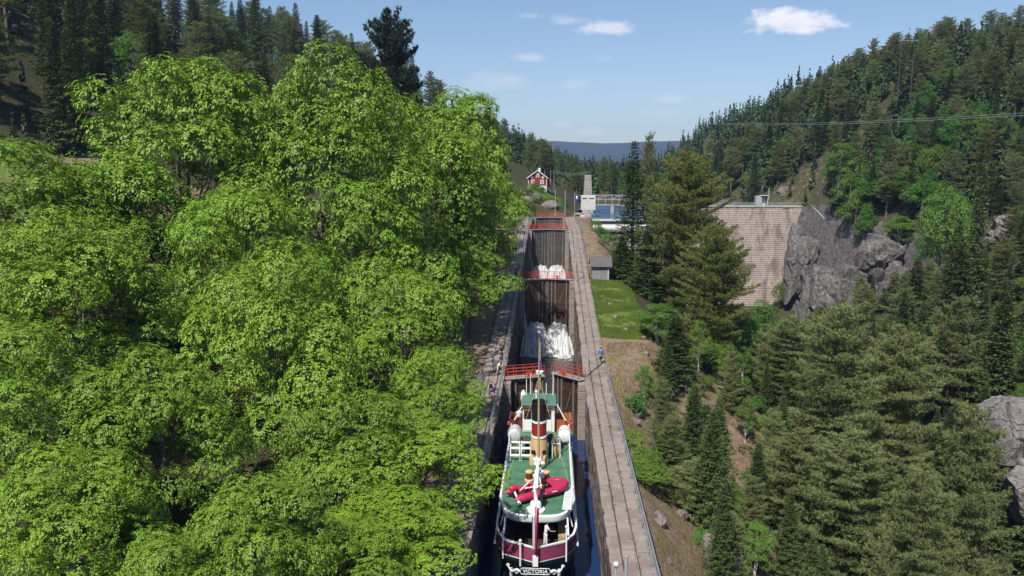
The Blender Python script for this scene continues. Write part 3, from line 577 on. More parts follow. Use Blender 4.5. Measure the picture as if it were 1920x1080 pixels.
MB().box(((PY(1088, 400, 205)[0]+c0)/2-.02, 206, -4.2), (c0-PY(1088, 400, 205)[0], 3, 9.0)).build('buttress', M_conw, cb)
MB().box((7.9, 212.5, .35), (2.2, 7, .3)).build('landing', mat('roof_felt', (.22, .2, .2), rough=.9), cb)
tw = thing('stone_tower', 'tapering grey stone obelisk tower behind the control block', 'tower', tuple(PY(1102, 366, 236)))
tx = PY(1102, 366, 236)[0]; tz0 = 2.0; tz1 = PY(1102, 328, 236)[2]; n = 14
for k in range(n):
    za, zb = tz0+(tz1-tz0)*k/n, tz0+(tz1-tz0)*(k+1)/n; w = 2.75-.85*(k/n)
    MB().box((tx, 236, (za+zb)/2), (w, w, zb-za-.05)).build('stone_course', mat('tower_stone', (.30, .265, .235), (.38, .345, .31), rough=.9, scale=1.2, bump=.6, rnd=.1), tw, bevel=.04)
MB().box((tx, 236, tz0/2-1), (3.2, 3.2, tz0+2)).build('plinth', M_conc, tw)
br = thing('truss_bridge', 'grey steel truss footbridge over the reservoir behind the weir', 'bridge', (28, 232, -1))
M_steel = mat('painted_steel', (.33, .335, .33), (.26, .26, .26), rough=.55, scale=2)
zl, zm, zh = PY(1140, 384, 232)[2], PY(1140, 374, 232)[2], PY(1140, 366, 232)[2]; bx0 = 12.5
for yy_ in (231.2, 232.8):
    for zz, r_ in ((zl, .16), (zm, .1), (zh, .09)): MB().box((bx0+16, yy_, zz), (32, r_*2, r_*2)).build('chord', M_steel, br)
    for k in range(17): MB().box((bx0+2*k, yy_, (zl+zh)/2), (.12, .12, zh-zl)).build('upright', M_steel, br)
    for k in range(16): MB().tube([(bx0+2*k, yy_, zm if k % 2 else zh), (bx0+2*k+2, yy_, zh if k % 2 else zm)], .06, 6).build('diagonal', M_steel, br)
MB().box((bx0+16, 232, zl+.1), (32, 1.5, .12)).build('deck', M_conc, br)
for k in range(4): MB().box((bx0+6+8*k, 232, zl/2-4), (.9, 1.8, zl+7.6)).build('pier', M_conc, br)
# flag on the right wall
fx, fy = PY(1077, 412, 192)[:2]
fl = pole('white flagpole with drooping blue flag near the uppermost gates', fx, fy, 0, PY(1077, 360, 192)[2], .06); fl.name = 'flagpole'; fl['category'] = 'flagpole'
M_blue = mat('flag_blue', (.03, .05, .22), rough=.8); M_fwhite = mat('flag_white', (.75, .76, .8), rough=.8)
def cloth(name, m, x, y, z1, w, h, par, fold=.1, ph=0, lean=0):
    K, Q = 10, 10; b = MB(); vs = []
    for j in range(K+1):
        for i in range(Q+1): u = i/Q; t = j/K; vs.append((x+w*u*(1-.35*t)+lean*t, y+fold*math.sin(u*7+ph+t*2)+.02, z1-h*t-.25*u*w))
    b.add(vs, [(j*(Q+1)+i, j*(Q+1)+i+1, (j+1)*(Q+1)+i+1, (j+1)*(Q+1)+i) for j in range(K) for i in range(Q)])
    o = b.build(name, m, par, True); md = o.modifiers.new('thick', 'SOLIDIFY'); md.thickness = .012; return o
zf_ = PY(1077, 365, 192)[2]
cloth('flag', M_blue, fx+.06, fy, zf_, 1.3, 1.9, fl, .14); cloth('flag_emblem', M_fwhite, fx+.35, fy-.17, zf_-.3, .6, .75, fl, .08, 1)
# ---------------------------------------------------------------- red house
HX, HY, HZ = -4.0, 251, 6.6
ho = thing('red_house', 'small red wooden house with white windows on the knoll', 'house', (HX, HY, HZ))
M_rw = mat('red_siding', (.25, .028, .026), (.19, .022, .022), rough=.75, scale=1.2, stretch=(6, 6, .4), bump=.2)
M_trim = mat('white_trim', (.74, .73, .69), rough=.6); M_roof = mat('dark_roof', (.06, .075, .07), (.1, .11, .105), rough=.6, scale=3, bump=.4)
hw, hd, eh, rh = 3.05, 7.5, 3.9, 6.6
MB().prism([(-hw+HX, HZ+.6), (hw+HX, HZ+.6), (hw+HX, HZ+eh), (HX, HZ+rh), (-hw+HX, HZ+eh)], 1, HY, HY+hd).build('wall', M_rw, ho)
MB().box((HX, HY+hd/2, HZ-.6), (2*hw+.1, hd+.1, 2.4)).build('foundation', M_conw, ho)
rf = None
for s in (-1, 1):
    a = math.atan2(rh-eh, hw); ln = math.hypot(hw, rh-eh)+.75; m_ = Vector((HX+s*(ln/2-.02)*math.cos(a), HY+hd/2, HZ+rh+.1-(ln/2-.02)*math.sin(a)))
    r_ = MB().box(m_, (ln, hd+1.1, .16), ry=s*a).build('roof', M_roof, ho); rf = rf or r_
    MB().box(m_+Vector((0, -hd/2-.57, -.02)), (ln, .08, .26), ry=s*a).build('barge_board', M_trim, ho)
    MB().box((HX+s*hw, HY-.03, HZ+2.25), (.2, .1, 3.3)).build('corner_board', M_trim, ho)
MB().box((HX+.55, HY+3, HZ+rh+.35), (.75, .75, 1.5)).build('chimney', mat('white_chimney', (.7, .69, .66), rough=.8), rf)
M_glass = mat('window_glass', (.03, .035, .045), rough=.1, spec=.8)
def window(x, z, w, h, y, par):
    wd = MB().box((x, y, z), (w, .1, h)).build('window', M_trim, par)
    for i in (-1, 1):
        for k in (-1, 1): MB().box((x+i*w*.19, y-.04, z+k*h*.2), (w*.27, .06, h*.33)).build('pane', M_glass, wd)
for x in (-1.55, 1.5): window(HX+x, HZ+2.1, 1.1, 1.7, HY-.04, ho)
for x in (-1.9, 1.85): MB().box((HX+x, HY-.04, HZ+4.05), (.75, .08, .95)).build('shutter', M_trim, ho)
window(HX, HZ+4.6, 1.1, 1.3, HY-.05, ho); MB().prism([(HX-.8, HZ+5.3), (HX+.8, HZ+5.3), (HX, HZ+5.75)], 1, HY-.14, HY-.02).build('pediment', M_trim, ho)
MB().box((HX+hw+1.0, HY+5, HZ+1.7), (2.0, 4, 2.9)).build('side_porch', M_rw, ho)
for i in (0, 1):
    x = HX+4.2+i*1.1; o = thing('utility_pole', ['wooden pole right of the red house, nearer the house', 'wooden pole right of the red house, farther one'][i], 'pole', (x, HY+2, HZ-1))
    MB().tube([(x, HY+2+i, HZ-1.5), (x, HY+2+i, HZ+5.5)], [.16, .12], 8).build('shaft', M_post, o)
    for k in range(2):
        w = MB(); pts = [(x+t*13+t*0, HY+2+i+t*20, HZ+5.3-k*.5-1.2*math.sin(math.pi*t*.8)+t*.6) for t in np.linspace(0, 1, 12)]; w.tube(pts, .028, 4).build('cable', M_pole, o)
ho.scale = (.96, 1, .80); ho.location.z += .15
# ---------------------------------------------------------------- shed, plank wall
M_plank = mat('silver_planks', (.20, .19, .185), (.30, .285, .275), rough=.85, scale=2, stretch=(5, 5, .4), rnd=.15, bump=.3)
M_shroof = mat('old_roof', (.085, .075, .075), (.13, .115, .115), rough=.8, scale=2, bump=.4, stretch=(4, 1, 1))
sx0, sx1, sy0, sy1, sz = 6.95, 9.5, 119.6, 123.2, -5.2
sh = thing('plank_shed', 'weathered grey plank shed with dark roof beside the right lock wall', 'shed', ((sx0+sx1)/2, 121, sz))
k = sx0
MB().box(((sx0+sx1)/2, (sy0+sy1)/2+.06, sz+1.3), (sx1-sx0-.06, sy1-sy0-.06, 2.6)).build('wall', M_shroof, sh)
while k < sx1-.05:
    MB().box((k+.11, sy0-.02+random.uniform(-.015, .015), sz+1.3), (.2, .06, 2.6)).build('plank', M_plank, sh); k += .22
for j in range(16): MB().box((sx1+.02, sy0+.11+j*.225, sz+1.3), (.06, .2, 2.6)).build('plank', M_plank, sh)
MB().box((sx1-.05, sy0-.06, sz+1.3), (.14, .06, 2.6)).build('corner_board', M_conw, sh)
a = math.atan2(1.1, 1.8)
for s in (-1, 1): MB().box(((sx0+sx1)/2+.1, (sy0+sy1)/2+s*1.1, sz+3.15), (sx1-sx0+.9, 2.65, .12), rx=-s*a).build('roof', M_shroof, sh)
for x in (sx0, sx1): MB().prism([(sy0, sz+2.6), (sy1, sz+2.6), ((sy0+sy1)/2, sz+3.7)], 0, x-.03, x+.03).build('gable', M_plank, sh)
M_brown = mat('brown_boards', (.085, .048, .034), (.13, .078, .055), rough=.75, scale=2, stretch=(.4, .4, 4), rnd=.15)
pw = thing('board_hut', 'brown board-clad hut half hidden by trees left of the walkway', 'hut', (-10.5, 139, -3))
MB().box((-10.5, 140, -.7), (6.6, 4.8, 4.6)).build('wall', M_brown, pw)
for j in range(11): MB().box((-10.5, 137.56+random.uniform(-.01, .01), -2.75+.4*j), (6.8, .08, .37)).build('board', M_brown, pw)
MB().box((-10.5, 140, 1.68), (7.2, 5.4, .14)).build('roof', M_conc, pw)
# power line over the right hillside and its wooden frame
for i, dz in enumerate((0, -.9)):
    A = PY(1322, 231+i*2, 345); B = PY(2050, 204+i*5, 150); pts = [A+(B-A)*t - np.array([0, 0, 1.2*math.sin(math.pi*t)]) for t in np.linspace(0, 1, 40)]
    tag(MB().tube(pts, .04, 5).build('power_line', mat('cable', (.5, .5, .5), rough=.4, metal=.5)), ['upper of two pale power lines spanning the right hillside', 'lower of two pale power lines spanning the right hillside'][i], 'power line')
M_sh = mat('grey_timber', (.06, .06, .058), rough=.8); p0 = PY(1703, 75, 250); py_ = thing('pylon', 'wooden H-frame power pylon among trees on the right ridge', 'pylon', (p0[0], p0[1], p0[2]-16))
for dx in (-1.9, 1.9): MB().tube([(p0[0]+dx, p0[1], p0[2]-18), (p0[0]+dx, p0[1], p0[2])], [.16, .11], 8).build('shaft', M_sh, py_)
MB().box((p0[0], p0[1]-.2, p0[2]-.2), (6.0, .2, .25)).build('crossarm', M_post, py_)
for dx in (-2.6, 0, 2.6): MB().lathe((p0[0]+dx, p0[1]-.2, p0[2]-1.1), [(.06, 0), (.12, .2), (.06, .4), (.12, .6), (.05, .8)], 8).build('insulator', M_dkst, py_)
# ---------------------------------------------------------------- the ship
SX = -0.25; ZW = WATER_LOW; ZM = -12.4; ZU = -10.2; YS, YB = 45.45, 75.6
M_hull = mat('black_hull', (.012, .012, .014), (.02, .02, .022), rough=.3, scale=1, spec=.6)
M_hgreen = mat('dark_green_strake', (.012, .045, .022), rough=.35)
M_white = mat('ship_white', (.78, .78, .76), (.70, .70, .68), rough=.4, scale=1.5)
M_gdeck = mat('green_deck', (.060, .165, .092), (.078, .19, .11), rough=.55, scale=.8, bump=.08, bscale=12, c3=(.055, .14, .075), s3=1.5)
M_groof = mat('green_roof', (.075, .17, .125), (.09, .19, .14), rough=.55, scale=1.2)
M_canvas = mat('maroon_canvas', (.25, .045, .10), (.22, .035, .085), rough=.75, scale=2, bump=.15)
M_wood = mat('varnished_wood', (.42, .12, .035), (.34, .09, .028), rough=.35, scale=3, stretch=(3, 3, .6))
M_dwood = mat('dark_varnished_wood', (.16, .035, .02), (.11, .025, .015), rough=.35, scale=3)
M_buff = mat('buff_paint', (.58, .41, .20), (.52, .36, .17), rough=.5, scale=2)
M_fred = mat('funnel_red', (.33, .025, .022), (.28, .02, .02), rough=.4, scale=1)
M_black = mat('black_paint', (.014, .014, .015), rough=.45)
M_tan = mat('tan_spar', (.42, .31, .18), (.36, .26, .15), rough=.5, scale=4)
M_dim = mat('saloon_wall', (.30, .30, .31), rough=.7)
M_line = mat('rope', (.45, .34, .14), rough=.9)
sp_ = thing('passenger_ship', 'old passenger ship with green top deck and red funnel lying in the lock', 'ship', (SX, 60, ZW))
def outline(k, inset, z, bow=0, n=30):
    pts = []
    L = YB-bow-(YS+inset); hb = 2.62*k
    for i in range(n+1):
        t = i/n; t = t*t*(3-2*t) if False else t; y = YS+inset+L*t; q = (y-YS-inset)
        if q < 3.6: w = hb*math.sqrt(max(0, 1-((3.6-q)/3.6)**2.3))
        elif t < .62: w = hb
        else: w = hb*(1-((t-.62)/.38)**2.1)
        pts.append((w, y))
    return [(SX+w, y, z) for w, y in pts] + [(SX-w, y, z) for w, y in pts[::-1]]
def loft(levels, name, m, par, cap=False, smooth=True):
    b = MB(); n = len(levels[0])
    for lv in levels: b.v += [tuple(p) for p in lv]
    for i in range(len(levels)-1):
        for k in range(n): b.f.append((i*n+k, i*n+(k+1) % n, (i+1)*n+(k+1) % n, (i+1)*n+k))
    if cap: b.f.append(tuple(range((len(levels)-1)*n, len(levels)*n)))
    return b.build(name, m, par, smooth)
hull = loft([outline(.80, 2.6, ZW-.6, 1.6), outline(.88, 1.7, ZW+.2, 1.2), outline(.95, .7, ZW+1.3, .6), outline(1, .1, ZM-.28, .1)], 'hull', M_hull, sp_)
loft([outline(1.0, .08, ZM-.28, .1), outline(1.015, 0, ZM+.02, 0)], 'green_strake', M_hgreen, sp_)
loft([outline(1.03, -.03, ZM+.02, 0), outline(1.03, -.03, ZM+.09, 0)], 'rubbing_strake', M_white, sp_)
loft([outline(.99, .1, ZM, .2), outline(.985, .12, ZM+.05, .2)], 'main_deck', mat('deck_planks', (.05, .036, .025), (.035, .026, .02), rough=.7, scale=2, stretch=(6, .5, 1)), sp_, True, False)  # planks darkened to carry the shade under the top deck in their colour
loft([outline(1.02, -.04, ZM+.1, 0), outline(1.02, -.04, ZM+1.0, 0), outline(1.0, .0, ZM+1.0, .05), outline(1.0, 0, ZM+.1, .05)], 'canvas_screen', M_canvas, sp_)
loft([outline(1.035, -.07, ZM+.99, 0), outline(1.035, -.07, ZM+1.09, 0), outline(.985, .03, ZM+1.09, .1), outline(.985, .03, ZM+.99, .1)], 'cap_rail', M_white, sp_)
# draught of poles and fenders outside the stern
for px, z0, z1 in ((-1.55, ZM-.35, ZM-1.9), (-.6, ZM-.5, ZM-2), (.55, ZM-.5, ZM-2), (1.5, ZM-.35, ZM-1.9)):
    yy0 = YS+3.6*(1-math.sqrt(max(0, 1-(abs(px)/2.7)**2)))**1.0*.6
    MB().tube([(SX+px, yy0-.02, z0-.22), (SX+px*1.0, yy0+.35, z1)], .1, 8).build('stern_fender', M_white, sp_, True)
for x, zt in ((-.95, ZM+1.45), (1.95, ZM+2.1), (-2.1, ZM+1.5)):
    yy0 = YS+3.6*(1-(1-(abs(x)/2.7)**2.3)**(1/2.3)); MB().tube([(SX+x, yy0-.12, ZM-.2), (SX+x, yy0-.12, zt)], .055, 8).build('stern_post', M_white, sp_); MB().lathe((SX+x, yy0-.12, zt-.05), [(.04, 0), (.1, .06), (.1, .12), (.04, .18)], 10).build('post_cap', M_white, sp_, True)
# name board with scrolls
nb = MB().box((SX, YS-.16, ZM-.42), (1.75, .08, .36)).build('name_board', M_hull, sp_, bevel=.03)
fr = MB()
for dz in (-.2, .2): fr.tube([(SX-.82, YS-.2, ZM-.42+dz), (SX+.82, YS-.2, ZM-.42+dz)], .026, 6)
for s in (-1, 1):
    fr.tube([(SX+s*(.82+.12*math.sin(a)), YS-.2, ZM-.42+.2*math.cos(a)) for a in np.linspace(0, math.pi, 8)], .026, 6)
    fr.tube([(SX+s*(1.0+.75*t), YS-.16+.25*t*t, ZM-.46+.10*math.sin(t*7)+.22*t**3) for t in np.linspace(0, 1, 12)], [.10-.06*t for t in np.linspace(0, 1, 12)], 8)
    fr.tube([(SX+s*(1.18+.13*math.cos(a)*(1-a/14)), YS-.14, ZM-.52+.13*math.sin(a)*(1-a/14)) for a in np.linspace(0, 9, 24)], .03, 6)
    fr.tube([(SX+s*(1.72+.11*math.cos(a)*(1-a/14)), YS+.08, ZM-.20+.12*math.sin(a)*(1-a/14)) for a in np.linspace(0, 9, 24)], .028, 6)
fr.build('scroll_frame', mat('scroll_white', (.62, .63, .62), rough=.5), nb, True)
fc = bpy.data.curves.new('lettering', 'FONT'); fc.body = 'VICTORIA'; fc.size = .33; fc.extrude = .012; fc.offset = .006; fc.align_x = 'CENTER'; fc.align_y = 'CENTER'; fc.space_character = 1.06
ft = bpy.data.objects.new('lettering', fc); COL.objects.link(ft); fc.materials.append(mat('letter_white', (.72, .72, .70), rough=.5)); bpy.context.view_layer.update()
lm = bpy.data.meshes.new_from_object(ft.evaluated_get(bpy.context.evaluated_depsgraph_get())); bpy.data.objects.remove(ft); fo = bpy.data.objects.new('lettering', lm); COL.objects.link(fo); fo.parent = nb; fo.location = Vector((SX, YS-.215, ZM-.425))-Vector(wloc(nb)); fo.rotation_euler = (R(90), 0, 0)
# saloon under the top deck
MB().box((SX, 57.5, (ZM+ZU)/2), (3.5, 12.4, ZU-ZM-.1)).build('saloon_wall', M_hull, sp_)
MB().box((SX+.05, 51.22, ZM+1.35), (1.9, .1, 1.2)).build('aft_bulkhead_panel', M_dim, sp_)
for s in (-1, 1): MB().box((SX+s*1.75, 49.6, ZM+.35), (.6, 3.2, .45)).build('deck_bench', M_tan if s > 0 else M_hull, sp_)  # left bench coloured black to stand for under-deck shade
# top deck: rounded stern, white fascia
def deckline(k, d, z, y1=66.6):
    pts = []; hb = 2.5*k; y0 = 47.45+d
    for a in np.linspace(0, 1, 14): x = hb*a; pts.append((x, y0+2.4*(a**6)+.35*a*a))
    pts += [(hb*1.0, yy) for yy in (52, 56, 60)] + [(hb*.97, 63.5), (hb*.93, y1)]
    return [(SX+x, y, z) for x, y in pts] + [(SX-x, y, z) for x, y in pts[::-1]]
loft([deckline(.97, .1, ZU-.1), deckline(.97, .1, ZU)], 'top_deck', M_gdeck, sp_, True, False)
loft([deckline(.9, .3, ZU-.42), deckline(1.0, 0, ZU-.42), deckline(1.035, -.06, ZU-.3), deckline(1.035, -.06, ZU+.02), deckline(.985, .04, ZU+.09), deckline(.955, .13, ZU+.02)], 'deck_fascia', M_white, sp_)
for s in (-1, 1):
    for y in (48.7, 49.7, 51.6, 54, 56.5, 59, 61.5, 64): MB().tube([(SX+s*(2.56 if y > 49 else 2.42), y+.1, ZM+.9), (SX+s*(2.46 if y > 49 else 2.15), y+.12, ZU-.35)], .05, 6).build('stanchion', M_white, sp_)
    MB().tube([(SX+s*2.1, 47.3, ZM+1.0), (SX+s*2.05, 48.1, ZU-.35)], .06, 6).build('stanchion', M_white, sp_)
    MB().tube([(SX+s*2.47, 50.5, ZU+.12), (SX+s*2.47, 60.5, ZU+.12), (SX+s*2.38, 64, ZU+.12)], .045, 6).build('side_rail', M_white, sp_)
    for y in (60.2, 61.6, 63): MB().tube([(SX+s*2.44, y, ZU), (SX+s*2.44, y, ZU+1.0)], .04, 6).build('rail_post', M_white, sp_)
    MB().tube([(SX+s*2.44, 58.8, ZU+.1), (SX+s*2.44, 60.2, ZU+1.0), (SX+s*2.42, 63, ZU+1.0)], .035, 6).build('hand_rail', M_white, sp_)
    MB().tube([(SX+s*2.72, 47.6, ZM+.2), (SX+s*2.78, 62, ZM+.2)], .07, 6).build('side_fender', M_white, sp_)
# wheelhouse and bridge wings
MB().box((SX-.12, 65.3, ZU+1.22), (2.75, 3.0, 2.44)).build('wheelhouse', M_white, sp_, bevel=.04)
MB().box((SX-.12, 65.2, ZU+2.5), (3.0, 3.5, .14)).build('wheelhouse_roof', M_groof, sp_, bevel=.03)
for x in (-.95, .75):
    MB().box((SX-.12+x, 63.78, ZU+1.55), (.62, .06, .72)).build('rear_window', M_black, sp_); MB().box((SX-.12+x, 63.76, ZU+2.02), (.66, .06, .2)).build('window_blind', M_wood, sp_)
    MB().box((SX-.12+x, 63.78, ZU+.6), (.7, .05, .9)).build('lower_panel', M_white, sp_)
for s, m_ in ((1, M_wood), (-1, M_dwood)):
    x0 = SX-.12+s*1.4; x1 = SX+s*2.62; b = MB()
    for yy0 in (64.3, 66.2): b.box(((x0+x1)/2, yy0, ZU+.5), (abs(x1-x0), .07, .95))
    b.box((x1, 65.25, ZU+.5), (.07, 1.95, .95)); w_ = b.build('bridge_wing', m_, sp_)
    MB().box((x1, 65.25, ZU+1.0), (.16, 2.05, .06)).build('wing_cap', m_, w_)
    MB().lathe((x1+s*.06, 64.0, ZU+.5), [(.05, 0), (.15, .08), (.15, .3), (.05, .38)], 10).build('navigation_light', mat('lamp_red', (.45, .05, .05), rough=.3), w_, True)
    MB().tube([(SX+s*1.42, 64.2, ZU+2.4), (SX+s*2.2, 64.0, ZU+1.0)], .055, 6).build('strut', M_white, sp_)
for x, y, h in ((-1.25, 66.2, 1.5), (-.9, 66.6, 1.9), (1.1, 66.3, 2.2), (.5, 66.5, 1.1)): MB().tube([(SX+x, y, ZU+2.55), (SX+x, y, ZU+2.55+h)], [.045, .03], 6).build('aerial', M_white, sp_)
MB().lathe((SX-.35, 64.6, ZU+2.57), [(.07, 0), (.07, .7), (.12, .74), (.12, .9), (.05, .95)], 10).build('radar_post', M_white, sp_, True)
# funnel
FX, FYY = SX+.02, 57.3
MB().lathe((FX, FYY, ZU), [(.66, 0), (.66, 1.55), (.58, 1.95)], 24, 1, 1.2).build('funnel_casing', M_buff, sp_, True)
fu = MB().lathe((FX, FYY, ZU+1.95), [(.60, 0), (.60, 1.25)], 28, .95, 1.2).build('funnel', M_fred, sp_, True)
for z in (1.95, 3.15): MB().lathe((FX, FYY, ZU+z), [(.60, 0), (.645, .02), (.645, .16), (.60, .18)], 28, .95, 1.2).build('white_band', M_white, fu, True)
MB().lathe((FX, FYY, ZU+3.3), [(.61, 0), (.61, 1.25), (.66, 1.3), (.66, 1.42), (.56, 1.42), (.54, .9)], 28, .95, 1.2).build('black_top', M_black, fu, True)
for x in (-.42, .42):
    MB().tube([(FX+x, FYY-.75, ZU+.95), (FX+x, FYY-.83, ZU+.95)], .17, 14).build('vent_opening', M_black, sp_); MB().lathe((FX+x*1.2, FYY-.95, ZU), [(.2, 0), (.24, .5), (.16, .72)], 12).build('buff_vent', M_buff, sp_, True)
MB().lathe((FX-.02, FYY-1.02, ZU+.25), [(.02, 0), (.2, .1), (.25, .28), (.18, .46), (.02, .52)], 14).build('life_buoy_cover', M_white, sp_, True)
MB().box((FX-.02, FYY-1.28, ZU+.5), (.09, .03, .4)).box((FX-.02, FYY-1.285, ZU+.52), (.36, .03, .09)).build('blue_emblem', mat('emblem_blue', (.03, .09, .4), rough=.5), sp_)
for x, y, h, r_ in ((.98, 58.4, 1.5, .36), (-.95, 58.6, 1.3, .3)):
    MB().tube([(SX+x, y, ZU), (SX+x, y, ZU+h*.7), (SX+x, y-.1, ZU+h*.9), (SX+x, y-.35, ZU+h)], [r_*.6, r_*.6, r_*.9, r_*1.15], 14).build('cowl_ventilator', M_black, sp_, True)
MB().lathe((SX+1.35, 58.3, ZU), [(.2, 0), (.3, .3), (.32, .8), (.2, 1.1), (.05, 1.18)], 14).build('buff_barrel', M_buff, sp_, True)
MB().lathe((SX-1.55, 66.4, ZU+1.4), [(.12, 0), (.2, .5), (.26, .8), (.26, .82)], 12).build('buff_cowl', M_buff, sp_, True); MB().lathe((SX-1.53, 66.4, ZU+2.2), [(.22, 0), (.24, .5), (.1, .75)], 12).build('white_cowl', M_white, sp_, True)
fb = MB()
for x, y in ((1.05, 57.9), (1.65, 57.9), (1.05, 59), (1.65, 59)): fb.tube([(SX+x, y, ZU), (SX+x, y, ZU+1.15)], .04, 6)
for y in (57.9, 59): fb.tube([(SX+1.05, y, ZU+1.15), (SX+1.65, y, ZU+1.15)], .04, 6)
fb.tube([(SX+1.05, 57.9, ZU+1.15), (SX+1.05, 59, ZU+1.15)], .04, 6); fb.build('white_frame', M_white, sp_)['kind'] = 'stuff'
# stern deck fittings
for x in (-.62, .58):
    v_ = MB().lathe((SX+x, 53.2, ZU), [(.3, 0), (.3, .12), (.2, .14), (.25, .2), (.25, .68)], 16).build('red_ventilator', M_fred, sp_, True); MB().lathe((SX+x, 53.2, ZU+.66), [(.29, 0), (.29, .1), (.2, .16)], 16).build('ventilator_cap', M_buff, v_, True); MB().lathe((SX+x, 53.2, ZU+.004), [(.34, 0), (.34, .14), (.26, .2)], 16).build('ventilator_foot', M_buff, v_, True)
MB().tube([(SX+.02, 54.9, ZU), (SX+.02, 54.9, ZU+2.6), (SX+.02, 54.95, ZU+10.2)], [.12, .09, .03], 10).build('mizzen_mast', M_tan, sp_, True)
MB().tube([(SX+.02, 54.7, ZU+.5), (SX+.04, 50.2, ZU+2.0)], [.08, .05], 8).build('boom', M_white, sp_, True)
for x, y, z in ((-2.35, 51.5, .1), (2.35, 51.5, .1), (-2.3, 60, .1), (2.3, 60, .1)): MB().tube([(SX+.02, 54.92, ZU+7.2), (SX+x, y, ZU+z)], .014, 4).build('stay', M_line, sp_)
# sail cover and white tackle bundled at the foot of the mast
lump = MB()
for i in range(16): c = (SX+random.uniform(-.32, .38), 51.2+i*.16+random.uniform(-.1, .1), ZU+.95+.02*i+random.uniform(-.15, .35)); lump.lathe(c, [(.02, -.16), (.14, -.08), (.17, .03), (.1, .13), (.02, .17)], 8, random.uniform(.6, 1.4), random.uniform(.6, 1.5))
lump.build('white_tackle', M_white, sp_, True)
cr = MB().lathe((SX-.05, 48.35, ZU), [(.62, 0), (.62, .12), (.4, .16), (.36, .55), (.3, .62)], 18).build('davit_base', M_white, sp_, True)
MB().tube([(SX-.05, 48.35, ZU+.5), (SX-.05, 48.45, ZU+1.5), (SX+.02, 49.4, ZU+2.3), (SX+.05, 51, ZU+2.6)], [.2, .17, .12, .07], 10).build('davit_arm', M_white, cr, True)
for s in (-1, 1): MB().tube([(SX+s*.35, 50.4, ZU), (SX+.04, 50.9, ZU+2.5)], .05, 6).build('davit_leg', M_white, cr)
MB().tube([(SX+.3, 48.5, ZU+.1), (SX+.32, 48.9, ZU+1.3)], .1, 8).build('ram', M_black, cr)
# white ladder laid on deck
ld = MB()
for s in (0, 1): ld.tube([(SX+1.72+s*.55, 48.3, ZU+.12), (SX+2.02+s*.5, 52.0, ZU+.12)], .035, 6)
lo = ld.build('deck_ladder', M_white, sp_)
for k in range(13): t = k/12; MB().box((SX+1.99+.28*t, 48.35+3.6*t, ZU+.15), (.56, .14, .05)).build('ladder_rung', M_white, lo)
# slatted white benches
for bx in (-1.85, -1.0):
    bn = MB()
    for y, z in ((57.2, .42), (57.75, .8), (58.1, 1.15)): bn.box((SX+bx, y, ZU+z), (.78, .3, .07))
    bo_ = bn.build('slatted_bench', M_white, sp_)
    for x in (-.36, .36): MB().tube([(SX+bx+x, 57.1, ZU), (SX+bx+x, 57.1, ZU+.45), (SX+bx+x, 58.2, ZU+1.2), (SX+bx+x, 58.2, ZU)], .03, 6).build('bench_frame', M_white, bo_)
# flag at the stern
fs = MB().tube([(SX+.02, YS-.1, ZM), (SX+.05, YS-.35, ZM+4.4)], [.045, .025], 8).build('ensign_staff', M_white, sp_)
MB().box((SX, YS-.15, ZM+.25), (.34, .3, .6)).build('staff_socket', M_white, fs)
M_fl = mat('ensign_red', (.45, .015, .06), rough=.75)
cloth('ensign', M_fl, SX-.03, YS-.36, ZM+3.9, .26, 3.1, fs, .10, 0, -.02); cloth('ensign_white_stripe', mat('ensign_white', (.8, .8, .8), rough=.75), SX-.17, YS-.40, ZM+3.5, .15, 2.5, fs, .05, 1, .0); cloth('ensign_blue_stripe', M_blue, SX-.2, YS-.37, ZM+3.3, .05, 2.0, fs, .02)
# fore mast and jackstaff seen over the wheelhouse
MB().tube([(SX-.12, 68.6, ZM), (SX-.12, 68.6, ZM+5.5), (SX-.1, 68.7, ZM+9.0)], [.16, .14, .05], 10).build('fore_mast', M_tan, sp_, True)
MB().tube([(SX-.1, 68.4, ZM+4.7), (SX-1.2, 66.6, ZM+3.6)], .04, 6).build('derrick', M_white, sp_)
MB().lathe((SX-.12, 68.6, ZM+6.0), [(.1, 0), (.34, .1), (.36, .35), (.1, .45)], 12).build('mast_lamp', M_white, sp_, True); MB().box((SX-.12, 68.5, ZM+6.9), (.25, .1, .9)).build('signal_flag', M_blue, sp_)
# ---- things carried on deck: inflatable boat, life rafts
ib = thing('inflatable_boat', 'crimson inflatable boat lashed on the green top deck', 'boat', (SX+.2, 50.9, ZU))
M_rib = mat('crimson_rubber', (.42, .022, .075), (.36, .02, .065), rough=.4, scale=2)
ang = math.atan2(2.5, 4.1); ca_, sa_ = math.cos(ang), math.sin(ang)
def IB(u, v, z): return (SX+.12+u*ca_-v*sa_, 50.75+u*sa_+v*ca_, ZU+z)
pts = [IB(-2.3, -.68, .42)] + [IB(u, -.68, .42+.02*max(0, u)) for u in np.linspace(-1.9, 1.0, 6)] + [IB(1.0+1.05*math.sin(a), -.68*math.cos(a), .46+.1*math.sin(a)) for a in np.linspace(.3, math.pi-.3, 9)] + [IB(u, .68, .42) for u in np.linspace(1.0, -1.9, 6)] + [IB(-2.3, .68, .42)]
rad = [.03] + [.27]*(len(pts)-2) + [.03]; MB().tube(pts, rad, 14).build('tube', M_rib, ib, True)
MB().prism([IB(u, v, 0)[:2] for u, v in ((-1.7, -.55), (1.3, -.55), (1.7, 0), (1.3, .55), (-1.7, .55))], 2, ZU+.18, ZU+.3).build('floor', M_dwood, ib)
MB().add([IB(.75, -.6, .66), IB(1.5, -.52, .68), IB(1.98, 0, .72), IB(1.5, .52, .68), IB(.75, .6, .66), IB(.75, 0, .78)], [(0, 1, 5), (1, 2, 5), (2, 3, 5), (3, 4, 5)]).build('bow_cover', M_rib, ib)
